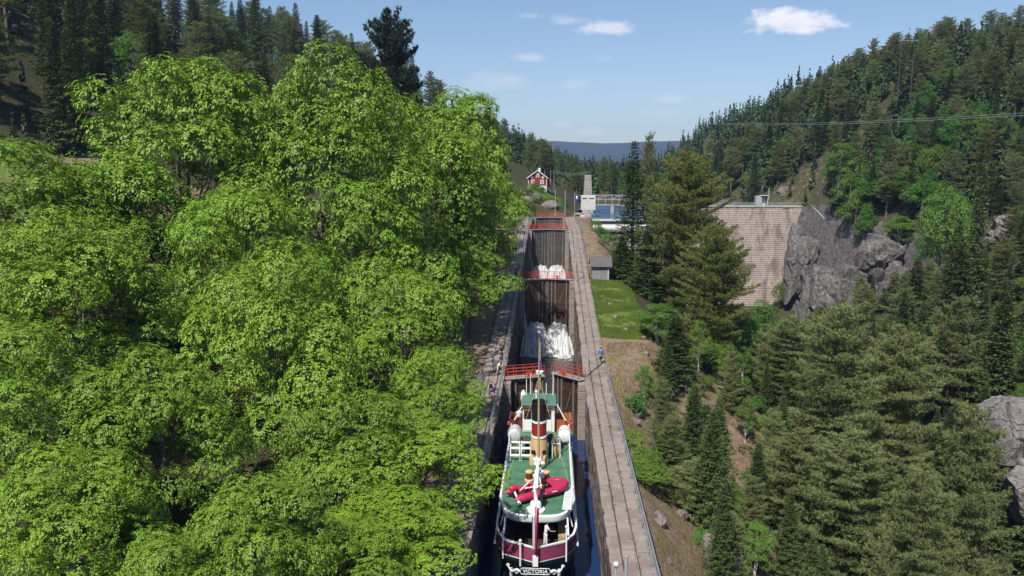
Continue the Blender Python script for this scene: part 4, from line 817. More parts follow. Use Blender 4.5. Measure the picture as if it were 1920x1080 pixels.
MB().box(IB(-1.55, 0, .42), (.08, 1.2, .5), rz=ang).build('transom', M_dwood, ib)
mo = MB().box(IB(-1.95, .1, .85), (.5, .36, .42), rz=ang).build('outboard_motor', mat('motor_red', (.42, .03, .03), rough=.35), ib, bevel=.1); MB().tube([IB(-1.9, .1, .7), IB(-2.0, -.5, .45), IB(-2.1, -.95, .3)], .07, 8).build('motor_shaft', M_white, mo); MB().lathe(IB(-2.12, -1.0, .2), [(.03, 0), (.15, .06), (.15, .12), (.03, .18)], 8).build('propeller', M_white, mo)
MB().tube([IB(-1.6, -.2, .75), IB(-.5, .5, .9)], .05, 6).build('oar', M_white, ib); MB().tube([IB(-1.2, .1, .7), IB(.1, -.3, .8)], .05, 6).build('oar', M_white, ib)
MB().box(IB(.1, .0, .5), (.5, .9, .14), rz=ang).build('seat', M_rib, ib); MB().lathe(IB(.55, .1, .45), [(.02, 0), (.22, .06), (.22, .2), (.02, .26)], 10).build('fuel_tank', M_wood, ib)
for u in (-.2, .7, 1.5): MB().box(IB(u, -.93+(.25 if u > 1 else 0), .5), (.4, .03, .06), rz=ang).build('grab_handle', M_white, ib)
for s, lab in ((-1, 'grey-white life raft canister on its cradle at left of the ship top deck'), (1, 'bright white life raft canister at right of the ship top deck')):
    x, y = SX+s*2.05, 61.2
    lr = thing('life_raft', lab, 'life raft', (x, y, ZU)); m_ = M_white if s > 0 else mat('raft_grey', (.55, .57, .60), (.48, .5, .53), rough=.35, scale=3)
    MB().tube([(x, y-.75, ZU+.8), (x, y-.68, ZU+.8), (x, y-.6, ZU+.8), (x, y, ZU+.82), (x, y+.6, ZU+.84), (x, y+.75, ZU+.84)], [.3, .48, .52, .54, .52, .3], 18).build('canister', m_, lr, True)
    for yy0 in (-.3, .3): MB().tube([(x+.56*math.cos(a), y+yy0, ZU+.82+.56*math.sin(a)) for a in np.linspace(0, 2*math.pi, 18)], .025, 5).build('strap', M_pole, lr)
    for dx in (-.35, .35): MB().tube([(x+dx, y-.55, ZU), (x+dx*.6, y-.5, ZU+.4)], .05, 6).build('cradle', M_pole, lr); MB().tube([(x+dx, y+.55, ZU), (x+dx*.6, y+.5, ZU+.4)], .05, 6).build('cradle', M_pole, lr)
# ---------------------------------------------------------------- people
SKIN = mat('skin', (.52, .30, .21), rough=.55); PM = {}
def cl(name, c): return mat('cloth_'+name, c, rough=.85)
def skin_mesh(name, verts, edges, rad, m, par, roots=(0,)):
    me = bpy.data.meshes.new(name); me.from_pydata(verts, edges, []); me.materials.append(m); o = link(name, me, par)
    sk = o.modifiers.new('skin', 'SKIN'); sk.use_smooth_shade = True
    for i, r_ in enumerate(rad): me.skin_vertices[0].data[i].radius = r_ if isinstance(r_, tuple) else (r_, r_)
    for i in roots: me.skin_vertices[0].data[i].use_root = True
    sb = o.modifiers.new('sub', 'SUBSURF'); sb.levels = 1; sb.render_levels = 1; return o
def person(label, loc, rz, shirt, legs, hair, h=1.74, lean=0.0, stride=.12, arms=(.15, .15), elbow=(.3, .3), shorts=True, sleeves=True, hat=None, sit=False, group=None):
    o = thing('person', label, 'person', loc, group); o.rotation_euler = (0, 0, rz); k = h/1.74; o.scale = (k, k, k)
    hz = .92; kn = .48
    def T(x, y, z): return (x, y+lean*max(0, z-hz), z-.12*abs(lean)*max(0, z-hz))
    hip = (0, 0, hz); V = [hip, T(0, 0, 1.08), T(0, .01, 1.25), T(0, .01, 1.40), T(0, .02, 1.50), T(0, .04, 1.57), T(0, .05, 1.66), T(0, .045, 1.74)]
    rd = [(.15, .11), (.135, .10), (.155, .11), (.12, .08), .05, .068, .082, .05]; E = [(i, i+1) for i in range(7)]; lim = {}
    for s in (-1, 1):
        n = len(V); st = stride*s
        V += [(s*.095, 0, hz-.07), (s*.10, st*.7, kn), (s*.105, st*(1.2 if st < 0 else .9)-(.05 if st < 0 else 0), .09), (s*.11, st*1.1+.12, .04)]
        rd += [.09, .058, .042, (.045, .035)]; E += [(0, n), (n, n+1), (n+1, n+2), (n+2, n+3)]
        n = len(V); a = arms[0 if s < 0 else 1]; e = elbow[0 if s < 0 else 1]
        S = T(s*.19, .01, 1.39); EL = (S[0]+s*.06, S[1]+.28*math.sin(a), S[2]-.28*math.cos(a)); W = (EL[0]-s*.02, EL[1]+.25*math.sin(a+e), EL[2]-.25*math.cos(a+e)); Hn = (W[0], W[1]+.09*math.sin(a+e), W[2]-.09*math.cos(a+e))
        V += [S, EL, W, Hn]; rd += [.062, .045, .032, (.04, .022)]; E += [(3, n), (n, n+1), (n+1, n+2), (n+2, n+3)]; lim[s] = (S, EL)
        d = Vector((0, math.sin(a+e+.35), -math.cos(a+e+.35)))
        for f in range(5):
            m_ = len(V); L_ = (.075, .085, .08, .065, .05)[f] ; off = Vector((0, .028-.018*f, 0)) if f < 4 else Vector((0, .035, .04)); q = Vector(Hn)+off
            V += [tuple(q), tuple(q+d*L_*.6+(Vector((0, .03, 0)) if f == 4 else Vector()))]; rd += [.011, .009]; E += [(n+3, m_), (m_, m_+1)]
    skin_mesh('body', V, E, rd, SKIN, o)
    # shirt
    sv = [T(0, 0, .93), T(0, 0, 1.08), T(0, .01, 1.25), T(0, .01, 1.41), T(0, .02, 1.46)]; sr = [(.165, .125), (.15, .115), (.17, .125), (.135, .095), .065]; se = [(0, 1), (1, 2), (2, 3), (3, 4)]
    for s in (-1, 1):
        n = len(sv); S, EL = lim[s]; t = .7 if sleeves else .35; sv += [S, tuple(Vector(S).lerp(Vector(EL), t))]; sr += [.075, .06]; se += [(3, n), (n, n+1)]
    skin_mesh('shirt', sv, se, sr, shirt, o)
    pv = [(0, 0, .99), (0, 0, .90)]; pr = [(.16, .12), (.165, .125)]; pe = [(0, 1)]
    for s in (-1, 1):
        n = len(pv); st = stride*s; pv += [(s*.095, 0, hz-.1), (s*.10, st*.65, kn+(.06 if shorts else 0))]; pr += [.105, .082 if shorts else .075]; pe += [(1, n), (n, n+1)]
        if not shorts: pv += [(s*.105, st*.9, .1)]; pr += [.06]; pe += [(n+1, n+2)]
    skin_mesh('shorts' if shorts else 'trousers', pv, pe, pr, legs, o)
    sh_ = MB()
    for s in (-1, 1): st = stride*s; y_ = st*1.1; sh_.lathe((s*.11, y_+.04, 0), [(.035, 0), (.05, .02), (.045, .06), (.03, .09)], 10, 1, 2.4)
    ob = sh_.build('shoes', M_black, None, True); ob.parent = o
    b = MB(); hd_ = T(0, .04, 1.69); b.lathe(hd_, [(.088, -.03), (.094, .0), (.085, .045), (.05, .075), (.01, .085)], 12, 1, 1.12)
    if hat: b.lathe((hd_[0], hd_[1]+.07, hd_[2]+.01), [(.02, 0), (.085, .005), (.085, .02), (.02, .025)], 12)
    ob = b.build('cap' if hat else 'hair', hat or hair, None, True); ob.parent = o
    f = MB(); fc_ = T(0, .05, 1.645); f.lathe((fc_[0], fc_[1]+.085, fc_[2]-.02), [(.004, .035), (.016, 0), (.012, -.012)], 6)
    for s in (-1, 1): f.lathe((fc_[0]+s*.085, fc_[1], fc_[2]-.01), [(.008, -.03), (.02, 0), (.008, .03)], 6)
    ob = f.build('nose_and_ears', SKIN, None, True); ob.parent = o
    g = MB()
    for s in (-1, 1): g.lathe((fc_[0]+s*.032, fc_[1]+.074, fc_[2]+.015), [(.003, -.008), (.011, 0), (.003, .008)], 6)
    g.box((fc_[0], fc_[1]+.078, fc_[2]-.055), (.045, .012, .01)); ob = g.build('eyes_and_mouth', mat('dark_feature', (.05, .02, .02), rough=.5), None, True); ob.parent = o
    return o
HB = cl('brown_hair', (.06, .035, .02)); HBL = cl('blond_hair', (.42, .30, .14)); WHT = cl('white', (.75, .75, .74)); LBL = cl('pale_blue', (.42, .52, .58)); BLU = cl('blue', (.03, .15, .50)); DRK = cl('dark', (.02, .018, .02)); MAR = cl('maroon', (.10, .025, .05)); PUR = cl('purple', (.12, .03, .25)); DPU = cl('dark_purple', (.05, .025, .08)); GRY = cl('grey', (.2, .2, .21))
def wpz(x, y): return (x, y, float(wall_top(y))+.01)
person('person in blue shirt and dark shorts walking on the right lock wall', wpz(6.0, 81.6), R(10), BLU, DRK, HB, 1.85, .05, .22)
person('person in pale cap, light shirt and shorts on the left walkway', wpz(-5.5, 79.0), R(-60), LBL, cl('pale_shorts', (.52, .55, .58)), HB, 1.75, 0, .06, (.2, .5), (.6, 1.1), hat=WHT)
person('person in blue shirt and maroon shorts bending at the red gate railing', wpz(-4.72, 79.9), R(-150), BLU, MAR, HB, 1.75, .35, .1, (.6, .7), (.4, .5))
person('person in black standing behind the blue-shirted one at the left rail', wpz(-4.75, 82.6), R(180), DRK, DRK, cl('black_hair', (.015, .012, .01)), 1.72, .05, .06, shorts=False)
person('person in white stooping beside the left end of the red gate railing', wpz(-4.9, 78.1), R(-90), WHT, WHT, HBL, 1.45, .45, .08, (.7, .7), (.3, .3))
person('person in purple top and white shorts leaning on the left rail', wpz(-4.75, 69.4), R(-40), PUR, WHT, HBL, 1.72, .35, .08, (.5, .7), (.4, .4))
person('person in dark purple with blond hair beside the left rail', wpz(-5.05, 70.4), R(-60), DPU, GRY, HBL, 1.74, .1, .06, (.3, .4), (.6, .6), shorts=False)
person('person in purple shirt walking far up the left walkway by the brown hut', wpz(-5.6, 134.5), R(5), PUR, DRK, HB, 1.78, .05, .2)
person('person in black with white cap at the left end of the second gates', wpz(-5.0, 119.6), R(-90), DRK, DRK, HB, 1.75, .1, .08, shorts=False, hat=WHT)
person('passenger in white shirt standing at the stern rail of the ship', (SX+.62, 47.6, ZM+.06), R(-70), WHT, WHT, HB, 1.74, .12, .05, (.6, .6), (.7, .7), shorts=False)
person('crew member in white shirt and dark trousers on the left bridge wing', (SX-1.85, 64.9, ZU+.02), R(10), WHT, DRK, HB, 1.78, 0, .06, (.2, .2), (.5, .5), shorts=False)
person('person in dark purple standing at the ship foremast', (SX-.35, 68.0, ZM+1.3), R(0), DPU, DRK, HBL, 1.75, 0, .06, shorts=False)
# ---------------------------------------------------------------- trees
def unit3(a): return a/np.maximum(np.linalg.norm(a, axis=-1, keepdims=True), 1e-9)
def leaf_quads(P, D, n, L, W, droop, r, spread=1.0):
    T = len(P); P = np.repeat(P, n, 0); D = np.repeat(D, n, 0); N = T*n
    t = r.normal(size=(N, 3)); t = unit3(t-(t*D).sum(1, keepdims=True)*D)
    d = unit3(D*.45+t*spread+np.array([0, 0, -droop])); up = unit3(D*.5+np.array([0, 0, .8])+r.normal(0, .25, (N, 3)))
    s = unit3(np.cross(d, up)); l = (L*r.uniform(.6, 1.25, N))[:, None]; w = (W*r.uniform(.7, 1.2, N))[:, None]*.5
    b = P+t*r.uniform(0, .15, (N, 1)); m = b+d*l*.5; tip = b+d*l+np.array([0, 0, -1])*l*.22
    v = np.stack([b, m+s*w, tip, m-s*w], 1).reshape(-1, 3); return v, np.arange(4*N).reshape(-1, 4)
def build_tree(name, lv, lf, trunk, ml, mt):
    root = bpy.data.objects.new(name, None); COL.objects.link(root); root.empty_display_size = .5
    link('crown', mesh_np('crown', lv, lf, ml), root); trunk.build('trunk', mt, root, True); return root
M_bark = mat('grey_bark', (.16, .14, .115), (.10, .085, .07), rough=.9, scale=4, bump=.5, coord='obj')
M_pbark = mat('pine_bark', (.22, .13, .08), (.13, .09, .065), rough=.9, scale=2, bump=.5, coord='obj')
M_sbark = mat('spruce_bark', (.17, .145, .125), (.10, .085, .075), rough=.9, scale=2, bump=.5, coord='obj')
M_bbark = mat('birch_bark', (.62, .61, .58), (.25, .24, .23), rough=.8, scale=3, coord='obj', stretch=(1, 1, 3))
M_leaf = leafmat('broad_leaf', (.14, .268, .017), (.235, .368, .04), trans=.18, hv=.003, vv=.13, rough=.45, spec=.35, sc=.3)
M_birch = leafmat('birch_leaf', (.10, .20, .025), (.16, .26, .045), trans=.35, hv=.02, vv=.2, rough=.5)
M_decid = leafmat('alder_leaf', (.055, .16, .025), (.09, .22, .035), trans=.3, hv=.012, vv=.18, rough=.45)
M_pine = leafmat('pine_needles', (.115, .155, .052), (.185, .22, .085), trans=.15, hv=.018, vv=.22, rough=.6, sc=.15)
M_npine = leafmat('grey_green_needles', (.15, .185, .066), (.235, .26, .10), trans=.15, hv=.01, vv=.18, rough=.6, sc=.2)
M_ypine = leafmat('golden_pine_needles', (.105, .13, .032), (.17, .185, .05), trans=.12, hv=.012, vv=.2, rough=.6, sc=.15)
M_spruce = leafmat('spruce_needles', (.058, .095, .028), (.105, .145, .042), trans=.1, hv=.015, vv=.25, rough=.6, sc=.15)
M_dspruce = leafmat('dark_fir_needles', (.018, .034, .022), (.035, .055, .032), trans=.05, hv=.01, vv=.2, rough=.6)
def broadleaf(name, seed, H=24., Rr=8., nl=42, lr=(1.5, 3.1), dens=23, leaf=(.29, .14), n=8, ml=None, mt=None, zb=.14, droop=.38, shape=1.0):
    r = np.random.default_rng(seed); rnd = random.Random(seed); hc = H*(1-zb)/2; cz = H*zb+hc
    d = unit3(r.normal(size=(nl*3, 3))); d = d[d[:, 2] > -.75][:nl]; k = r.uniform(.5, 1.02, len(d))[:, None]
    wid = 1.0-.38*np.clip(d[:, 2:3], 0, 1)**2*shape
    C = d*k*np.array([Rr, Rr, hc])*np.concatenate([wid, wid, np.ones_like(wid)], 1)+np.array([0, 0, cz]); rad = r.uniform(*lr, len(d))*(1.15-.25*np.clip(d[:, 2], 0, 1))
    P = []; Dn = []
    for i in range(len(C)):
        m = int(dens*rad[i]**2*3.2); q = unit3(r.normal(size=(m, 3))); q = q[q[:, 2] > -.3]
        # favour the outside of the crown
        out = unit3(C[i]-np.array([0, 0, cz-hc*.2])); q = q[(q@out) > -.55]
        lump = 1+.26*np.sin(q[:, 0]*6+i)*np.sin(q[:, 1]*5+i*2+q[:, 2]*4)+r.normal(0, .07, len(q)); p = C[i]+q*rad[i]*lump[:, None]*np.array([1.05, 1.05, .9])
        keep = np.ones(len(p), bool)
        for j in range(len(C)):
            if j != i and np.linalg.norm(C[j]-C[i]) < rad[i]+rad[j]: keep &= (((p-C[j])/np.array([1.05, 1.05, .9]))**2).sum(1) > (rad[j]*.72)**2
        P.append(p[keep]); Dn.append(unit3(q[keep]+np.array([0, 0, .25])))
        for sh_ in range(int(2.2*rad[i]+2)):      # leafy shoots standing out of the clump
            a_ = r.normal(size=3); a_[2] = abs(a_[2])+.4; a_ = unit3(a_); L0 = rad[i]*.95; g_ = L0+np.arange(4)*(.12+.05*rad[i]); w_ = unit3(a_+np.array([0, 0, .5])); P.append(C[i]+a_*L0*np.array([1.05, 1.05, .9])+w_*(g_-L0)[:, None]+r.normal(0, .08, (4, 3))); Dn.append(np.repeat(w_[None], 4, 0))
    P = np.concatenate(P); Dn = np.concatenate(Dn); v, f = leaf_quads(P, Dn, n, *leaf, droop, r)
    t = MB(); top = Vector((0, 0, H*.8)); t.tube([(0, 0, -1.5), (.1, 0, H*.12), (.25, .1, H*.3), (.1, .2, H*.55), top], [H*.022, H*.017, H*.013, H*.008, H*.003], 10)
    for i in range(0, len(C), 3 if H > 18 else 6):
        z0 = H*rnd.uniform(.15, .45); a = Vector((.2, .1, z0)); c = Vector(C[i]); mid = a.lerp(c, .5)+Vector((0, 0, -.6+rnd.random())); t.tube([a, mid, c], [H*.006, H*.004, H*.0012], 6)
        for q in range(3): e = c+Vector((rnd.uniform(-1, 1), rnd.uniform(-1, 1), rnd.uniform(-.2, .9)))*rad[i]*.9; t.tube([mid.lerp(c, .7), e], [H*.0022, H*.0006], 4)
    return build_tree(name, v, f, t, ml or M_leaf, mt or M_bark)
def needle_tris(P, D, n, L, W, r, spread=.8):
    T = len(P); P = np.repeat(P, n, 0); D = np.repeat(D, n, 0); N = T*n
    d = unit3(D+r.normal(0, spread, (N, 3))); s = unit3(np.cross(d, r.normal(size=(N, 3)))); l = (L*r.uniform(.6, 1.3, N))[:, None]; w = (W*r.uniform(.7, 1.3, N))[:, None]
    v = np.stack([P-s*w+d*l*.15, P+s*w+d*l*.15, P+d*l], 1).reshape(-1, 3); return v, np.arange(3*N).reshape(-1, 3)
def pine(name, seed, H=24., base=.3, Rr=4.2, step=.65, nb=6, tw=8, tp=5, n=10, L=.36, W=.045, ml=None, flat=False):
    r = np.random.default_rng(seed); P = []; D = []; t = MB(); bend = r.normal(0, .25, 2)
    tr = lambda z: np.array([bend[0]*(z/H)**2*2, bend[1]*(z/H)**2*2, z])
    t.tube([tr(z) for z in np.linspace(-1.5, H*.98, 9)], [H*.0135*(1-.93*max(0, z)/H)+.01 for z in np.linspace(-1.5, H*.98, 9)], 8)
    z = H*base
    while z < H*.985:
        u = (z/H-base)/(1-base); prof = (min(1, u*3.2+.45))*(1-u)**.45*1.12 if not flat else (.45+.75*math.sin(u*2.3+.2))*(1-u**5)
        m = nb if u < .85 else 4; a0 = r.uniform(0, 6.28)
        for b in range(m):
            a = a0+6.283*b/m+r.normal(0, .3); ln = Rr*prof*r.uniform(.32, 1.22)+.25; up = r.normal(.12, .16)+.45*u
            if r.random() < .12*(1-u): 
                t.tube([tr(z), tr(z)+np.array([math.cos(a), math.sin(a), .0])*ln*.5], [.035, .01], 4); continue
            dr = np.array([math.cos(a), math.sin(a), up]); s0 = tr(z); side = np.array([-math.sin(a), math.cos(a), 0])
            t.tube([s0, s0+dr*ln*.5+np.array([0, 0, -.06*ln]), s0+dr*ln], [.02+.009*ln, .012+.005*ln, .008], 4, False)
            k = max(2, int(tw*ln/Rr*1.3))
            for i in range(k):
                q = .3+.7*(i+r.random()*.6)/k; c0 = s0+dr*ln*q+np.array([0, 0, -.06*ln*math.sin(math.pi*q)])
                for j in range(tp):
                    o = side*r.normal(0, .26*ln*(1.15-q)+.12)+dr*r.normal(0, .15)+np.array([0, 0, r.uniform(-.05, .3)]); P.append(c0+o); D.append(unit3(dr*.6+o*.8+np.array([0, 0, .65])))
        z += step*r.uniform(.7, 1.3)
    for q in range(6): P.append(tr(H*(.95+.05*q/5))); D.append(np.array([0, 0, 1.]))
    v, f = needle_tris(np.array(P), np.array(D), n, L, W, r, .75); return build_tree(name, v, f, t, ml or M_pine, M_pbark)
def spruce(name, seed, H=24., base=.06, Rr=3.2, step=.5, nb=7, dens=9, L=.42, W=.075, n=3, ml=None, ragged=.25, mt=None):
    r = np.random.default_rng(seed); P = []; D = []; t = MB(); t.tube([(0, 0, -1.5), (0, 0, H*.4), (0, 0, H)], [H*.013, H*.009, .02], 8); z = H*base
    while z < H*.99:
        u = (z/H-base)/(1-base); a0 = r.uniform(0, 6.28); m = nb if u < .85 else 5
        for b in range(m):
            a = a0+6.283*b/m+r.normal(0, .2); ln = (Rr*(1-u)**.85*(1 if u > .06 else .8)+.15)*r.uniform(1-ragged*1.6, 1+ragged); c, s_ = math.cos(a), math.sin(a)
            k = max(3, int(dens*ln)); q = (np.arange(k)+r.random(k))/k; q = .12+.88*q
            zz = z+ln*(-.45*q+.28*q**3)*(1-.6*u)+ln*.25*u*q; w = .36*ln*(1-q)+.1
            off = r.uniform(-1, 1, k)*w; P.append(np.stack([c*ln*q-s_*off, s_*ln*q+c*off, zz-abs(off)*.25], 1)); D.append(unit3(np.stack([c*.8-s_*off/w*.7, s_*.8+c*off/w*.7, np.full(k, -.28+.6*u)], 1)))
            if ln > 1: t.tube([(0, 0, z), (c*ln*.6, s_*ln*.6, z-.25*ln*(1-.6*u))], [.03, .008], 3, False)
        z += step*(1-.45*u)*r.uniform(.75, 1.25)
    P = np.concatenate(P+[np.array([[0, 0, H*.985]]*4)]); D = np.concatenate(D+[np.array([[0, 0, 1.]]*4)])
    N = len(P)*n; Pn = np.repeat(P, n, 0); Dn = unit3(np.repeat(D, n, 0)+r.normal(0, .33, (N, 3))); s = unit3(np.cross(Dn, np.array([0, 0, 1.])+r.normal(0, .35, (N, 3)))); l = (L*r.uniform(.6, 1.3, N))[:, None]; w = (W*r.uniform(.7, 1.3, N))[:, None]
    v = np.stack([Pn, Pn+Dn*l*.45+s*w, Pn+Dn*l+np.array([0, 0, -.12])*l, Pn+Dn*l*.45-s*w], 1).reshape(-1, 3)
    return build_tree(name, v, np.arange(4*N).reshape(-1, 4), t, ml or M_spruce, mt or M_sbark)
PROTO = {
 'B0': broadleaf('broadleaf_tree', 1), 'B1': broadleaf('broadleaf_tree', 2, nl=38, lr=(1.6, 3.3)), 'B2': broadleaf('broadleaf_tree', 3, nl=48, lr=(1.4, 2.9)),
 'T0': broadleaf('broadleaf_tree', 8, 24, 5.6, 38, (1.2, 2.5)), 'T1': broadleaf('broadleaf_tree', 9, 24, 5.6, 42, (1.1, 2.4)),
 'D0': broadleaf('leafy_tree', 4, 14, 4, 60, (.7, 1.3), 26, (.26, .14), 6, M_decid), 'D1': broadleaf('birch_tree', 5, 16, 3.0, 60, (.55, 1.1), 60, (.17, .11), 6, M_birch, M_bbark, .22, .8), 'D2': broadleaf('birch_tree', 6, 16, 3.3, 70, (.55, 1.05), 60, (.17, .11), 6, M_birch, M_bbark, .25, .8),
 'D3': broadleaf('leafy_tree', 7, 14, 4.4, 55, (.8, 1.5), 20, (.28, .15), 6, M_birch, M_bark),
 'P0': pine('pine_tree', 11), 'P1': pine('pine_tree', 12, base=.42, Rr=3.8), 'P2': pine('pine_tree', 13, base=.22, Rr=4.6),
 'N0': pine('pine_tree', 14, base=.12, Rr=4.8, step=.55, nb=6, tw=12, tp=7, n=10, L=.31, W=.032, ml=M_npine), 'N1': pine('pine_tree', 15, base=.12, Rr=3.9, flat=True, step=.55, nb=6, tw=12, tp=7, n=10, L=.31, W=.032, ml=M_npine),
 'Y0': pine('pine_tree', 16, base=.1, Rr=5.2, step=.5, nb=7, tw=11, tp=7, n=9, L=.35, W=.038, ml=M_ypine, flat=True), 'Y1': pine('pine_tree', 17, base=.2, Rr=4.4, ml=M_ypine),
 'S0': spruce('spruce_tree', 21), 'S1': spruce('spruce_tree', 22, Rr=2.7, ragged=.35), 'S2': spruce('spruce_tree', 23, Rr=3.7, dens=8),
 'NS': spruce('spruce_tree', 24, H=18, Rr=3.2, step=.38, nb=8, dens=14, L=.30, W=.045, n=4),
 'F0': pine('cedar_tree', 25, H=26, base=.25, Rr=4.6, step=.95, nb=8, tw=9, tp=7, n=12, L=.42, W=.05, ml=M_dspruce, flat=True),
 'U0': broadleaf('shrub', 31, 2.6, 1.3, 26, (.3, .6), 60, (.14, .09), 5, M_birch, M_bark, .02, .3), 'U1': broadleaf('shrub', 32, 2.2, 1.3, 24, (.3, .55), 60, (.15, .10), 5, M_decid, M_bark, .02, .3)}
PH = {'B': 24., 'T': 24., 'D0': 14., 'D1': 16., 'D2': 16., 'D3': 14., 'P': 24., 'N': 24., 'Y': 24., 'S': 24., 'NS': 18., 'F': 26., 'U0': 2.6, 'U1': 2.2}
PRAD = {'B': 8., 'T': 5.6, 'D0': 4., 'D1': 3., 'D2': 3.3, 'D3': 4.4, 'P': 4.2, 'N': 4.6, 'Y': 5., 'S': 3.2, 'NS': 3.2, 'F': 5.2, 'U0': 1.3, 'U1': 1.3}
def pk(T, k): return T[k] if k in T else T[k[0]]
USED = set()
def plant(k, x, y, h, label, cat='tree', group=None, wide=1.0, rad=None, z=None):
    src = PROTO[k]; o = src if k not in USED else copy_tree(src); USED.add(k)
    s = h/pk(PH, k); w = (rad/pk(PRAD, k)) if rad else s*wide
    o.location = (x, y, (float(ground(x, y)) if z is None else z)-.1); o.scale = (w*random.uniform(.94, 1.06), w*random.uniform(.94, 1.06), s); o.rotation_euler = (0, 0, (x*12.9+y*7.7) % 6.283)
    for kk in ('label', 'category', 'group'):
        if kk in o: del o[kk]
    return tag(o, label, cat, group)
def plant_px(k, px, py, Y, label, rad=None, group=None, wide=1.0, cat='tree'):
    c = PY(px, py, Y); g = float(ground(c[0], c[1])); return plant(k, c[0], c[1], max(c[2]-g, 1.5)*(.93 if k[0] in 'BTD' else 1), label, cat, group, wide, rad)
GB = 'large leafy trees left of the lock'
for k, px, py, Y, rad, lab in [
  ('B0', 330, 35, 72, 9.0, 'tallest bright green leafy tree at upper left, rounded top against pines'),
  ('B1', 600, 88, 76, 8.6, 'tall bright green leafy tree left of the dark cedar, second rounded top'),
  ('B2', 795, 128, 92, 7.0, 'bright leafy tree behind, just left of the lock above the far walkway'),
  ('B0', 878, 120, 118, 6.7, 'leafy tree nearest the red house, overhanging the upper locks'),
  ('B1', 850, 240, 104, 7.5, 'leafy tree beside the left walkway at the second gates'),
  ('B2', 35, 245, 58, 7.5, 'leafy tree at the left edge below the dark pines'),
  ('B1', 130, 385, 47, 5.4, 'lower leafy tree near the left edge, in front of the bare slope'),
  ('B0', 455, 300, 60, 6.0, 'broad leafy tree in the middle of the left grove'),
  ('B2', 690, 320, 70, 5.8, 'leafy tree in the middle row of the grove toward the lock'),
  ('B1', 500, 450, 47, 4.9, 'sunlit leafy tree at front centre of the left grove'),
  ('B0', 755, 470, 61, 4.6, 'leafy tree beside the left walkway at the people'),
  ('B2', 815, 640, 54, 3.2, 'leafy tree leaning toward the ship, right of the grove'),
  ('B1', 290, 650, 39, 3.7, 'leafy tree at lower left in front of a dark gap'),
  ('B0', 650, 690, 43, 3.6, 'leafy tree low at the centre of the grove front'),
  ('B2', 30, 590, 36, 3.9, 'leafy tree at the lower left corner'),
  ('B0', 470, 850, 32, 3.2, 'lowest leafy crown at the bottom edge, left of centre'),
  ('B1', 785, 770, 45, 3.9, 'lowest leafy crown at the bottom edge beside the ship'),
  ('B1', 120, 830, 31, 3.2, 'leafy crown at the bottom left corner below the dark gap'),
  ('B2', 300, 980, 28, 2.8, 'leafy crown cut by the bottom edge at left'),
  ('B0', 640, 960, 34, 2.9, 'leafy crown cut by the bottom edge left of the ship'),
  ('B2', 735, 910, 39, 3.9, 'leafy crown hanging over the left lock wall at the ship stern'),
  ('B2', 880, 440, 90, 4.6, 'leafy tree overhanging the left walkway beyond the people'),
  ('B1', 905, 300, 140, 4.6, 'leafy tree overhanging the brown board hut'),
  ('B0', 200, 260, 66, 6.5, 'leafy tree between the left edge tree and the tallest one'),
]:
    c_ = PY(px, py, Y); hh_ = c_[2]-float(ground(c_[0], c_[1]))
    plant_px(('T%d' % (int(k[1]) % 2)) if hh_/rad > 3.6 else k, px, py, Y, lab, rad, GB)
plant_px('F0', 727, 18, 130, 'dark broad-topped cedar rising above the leafy trees against the sky', 5.6)
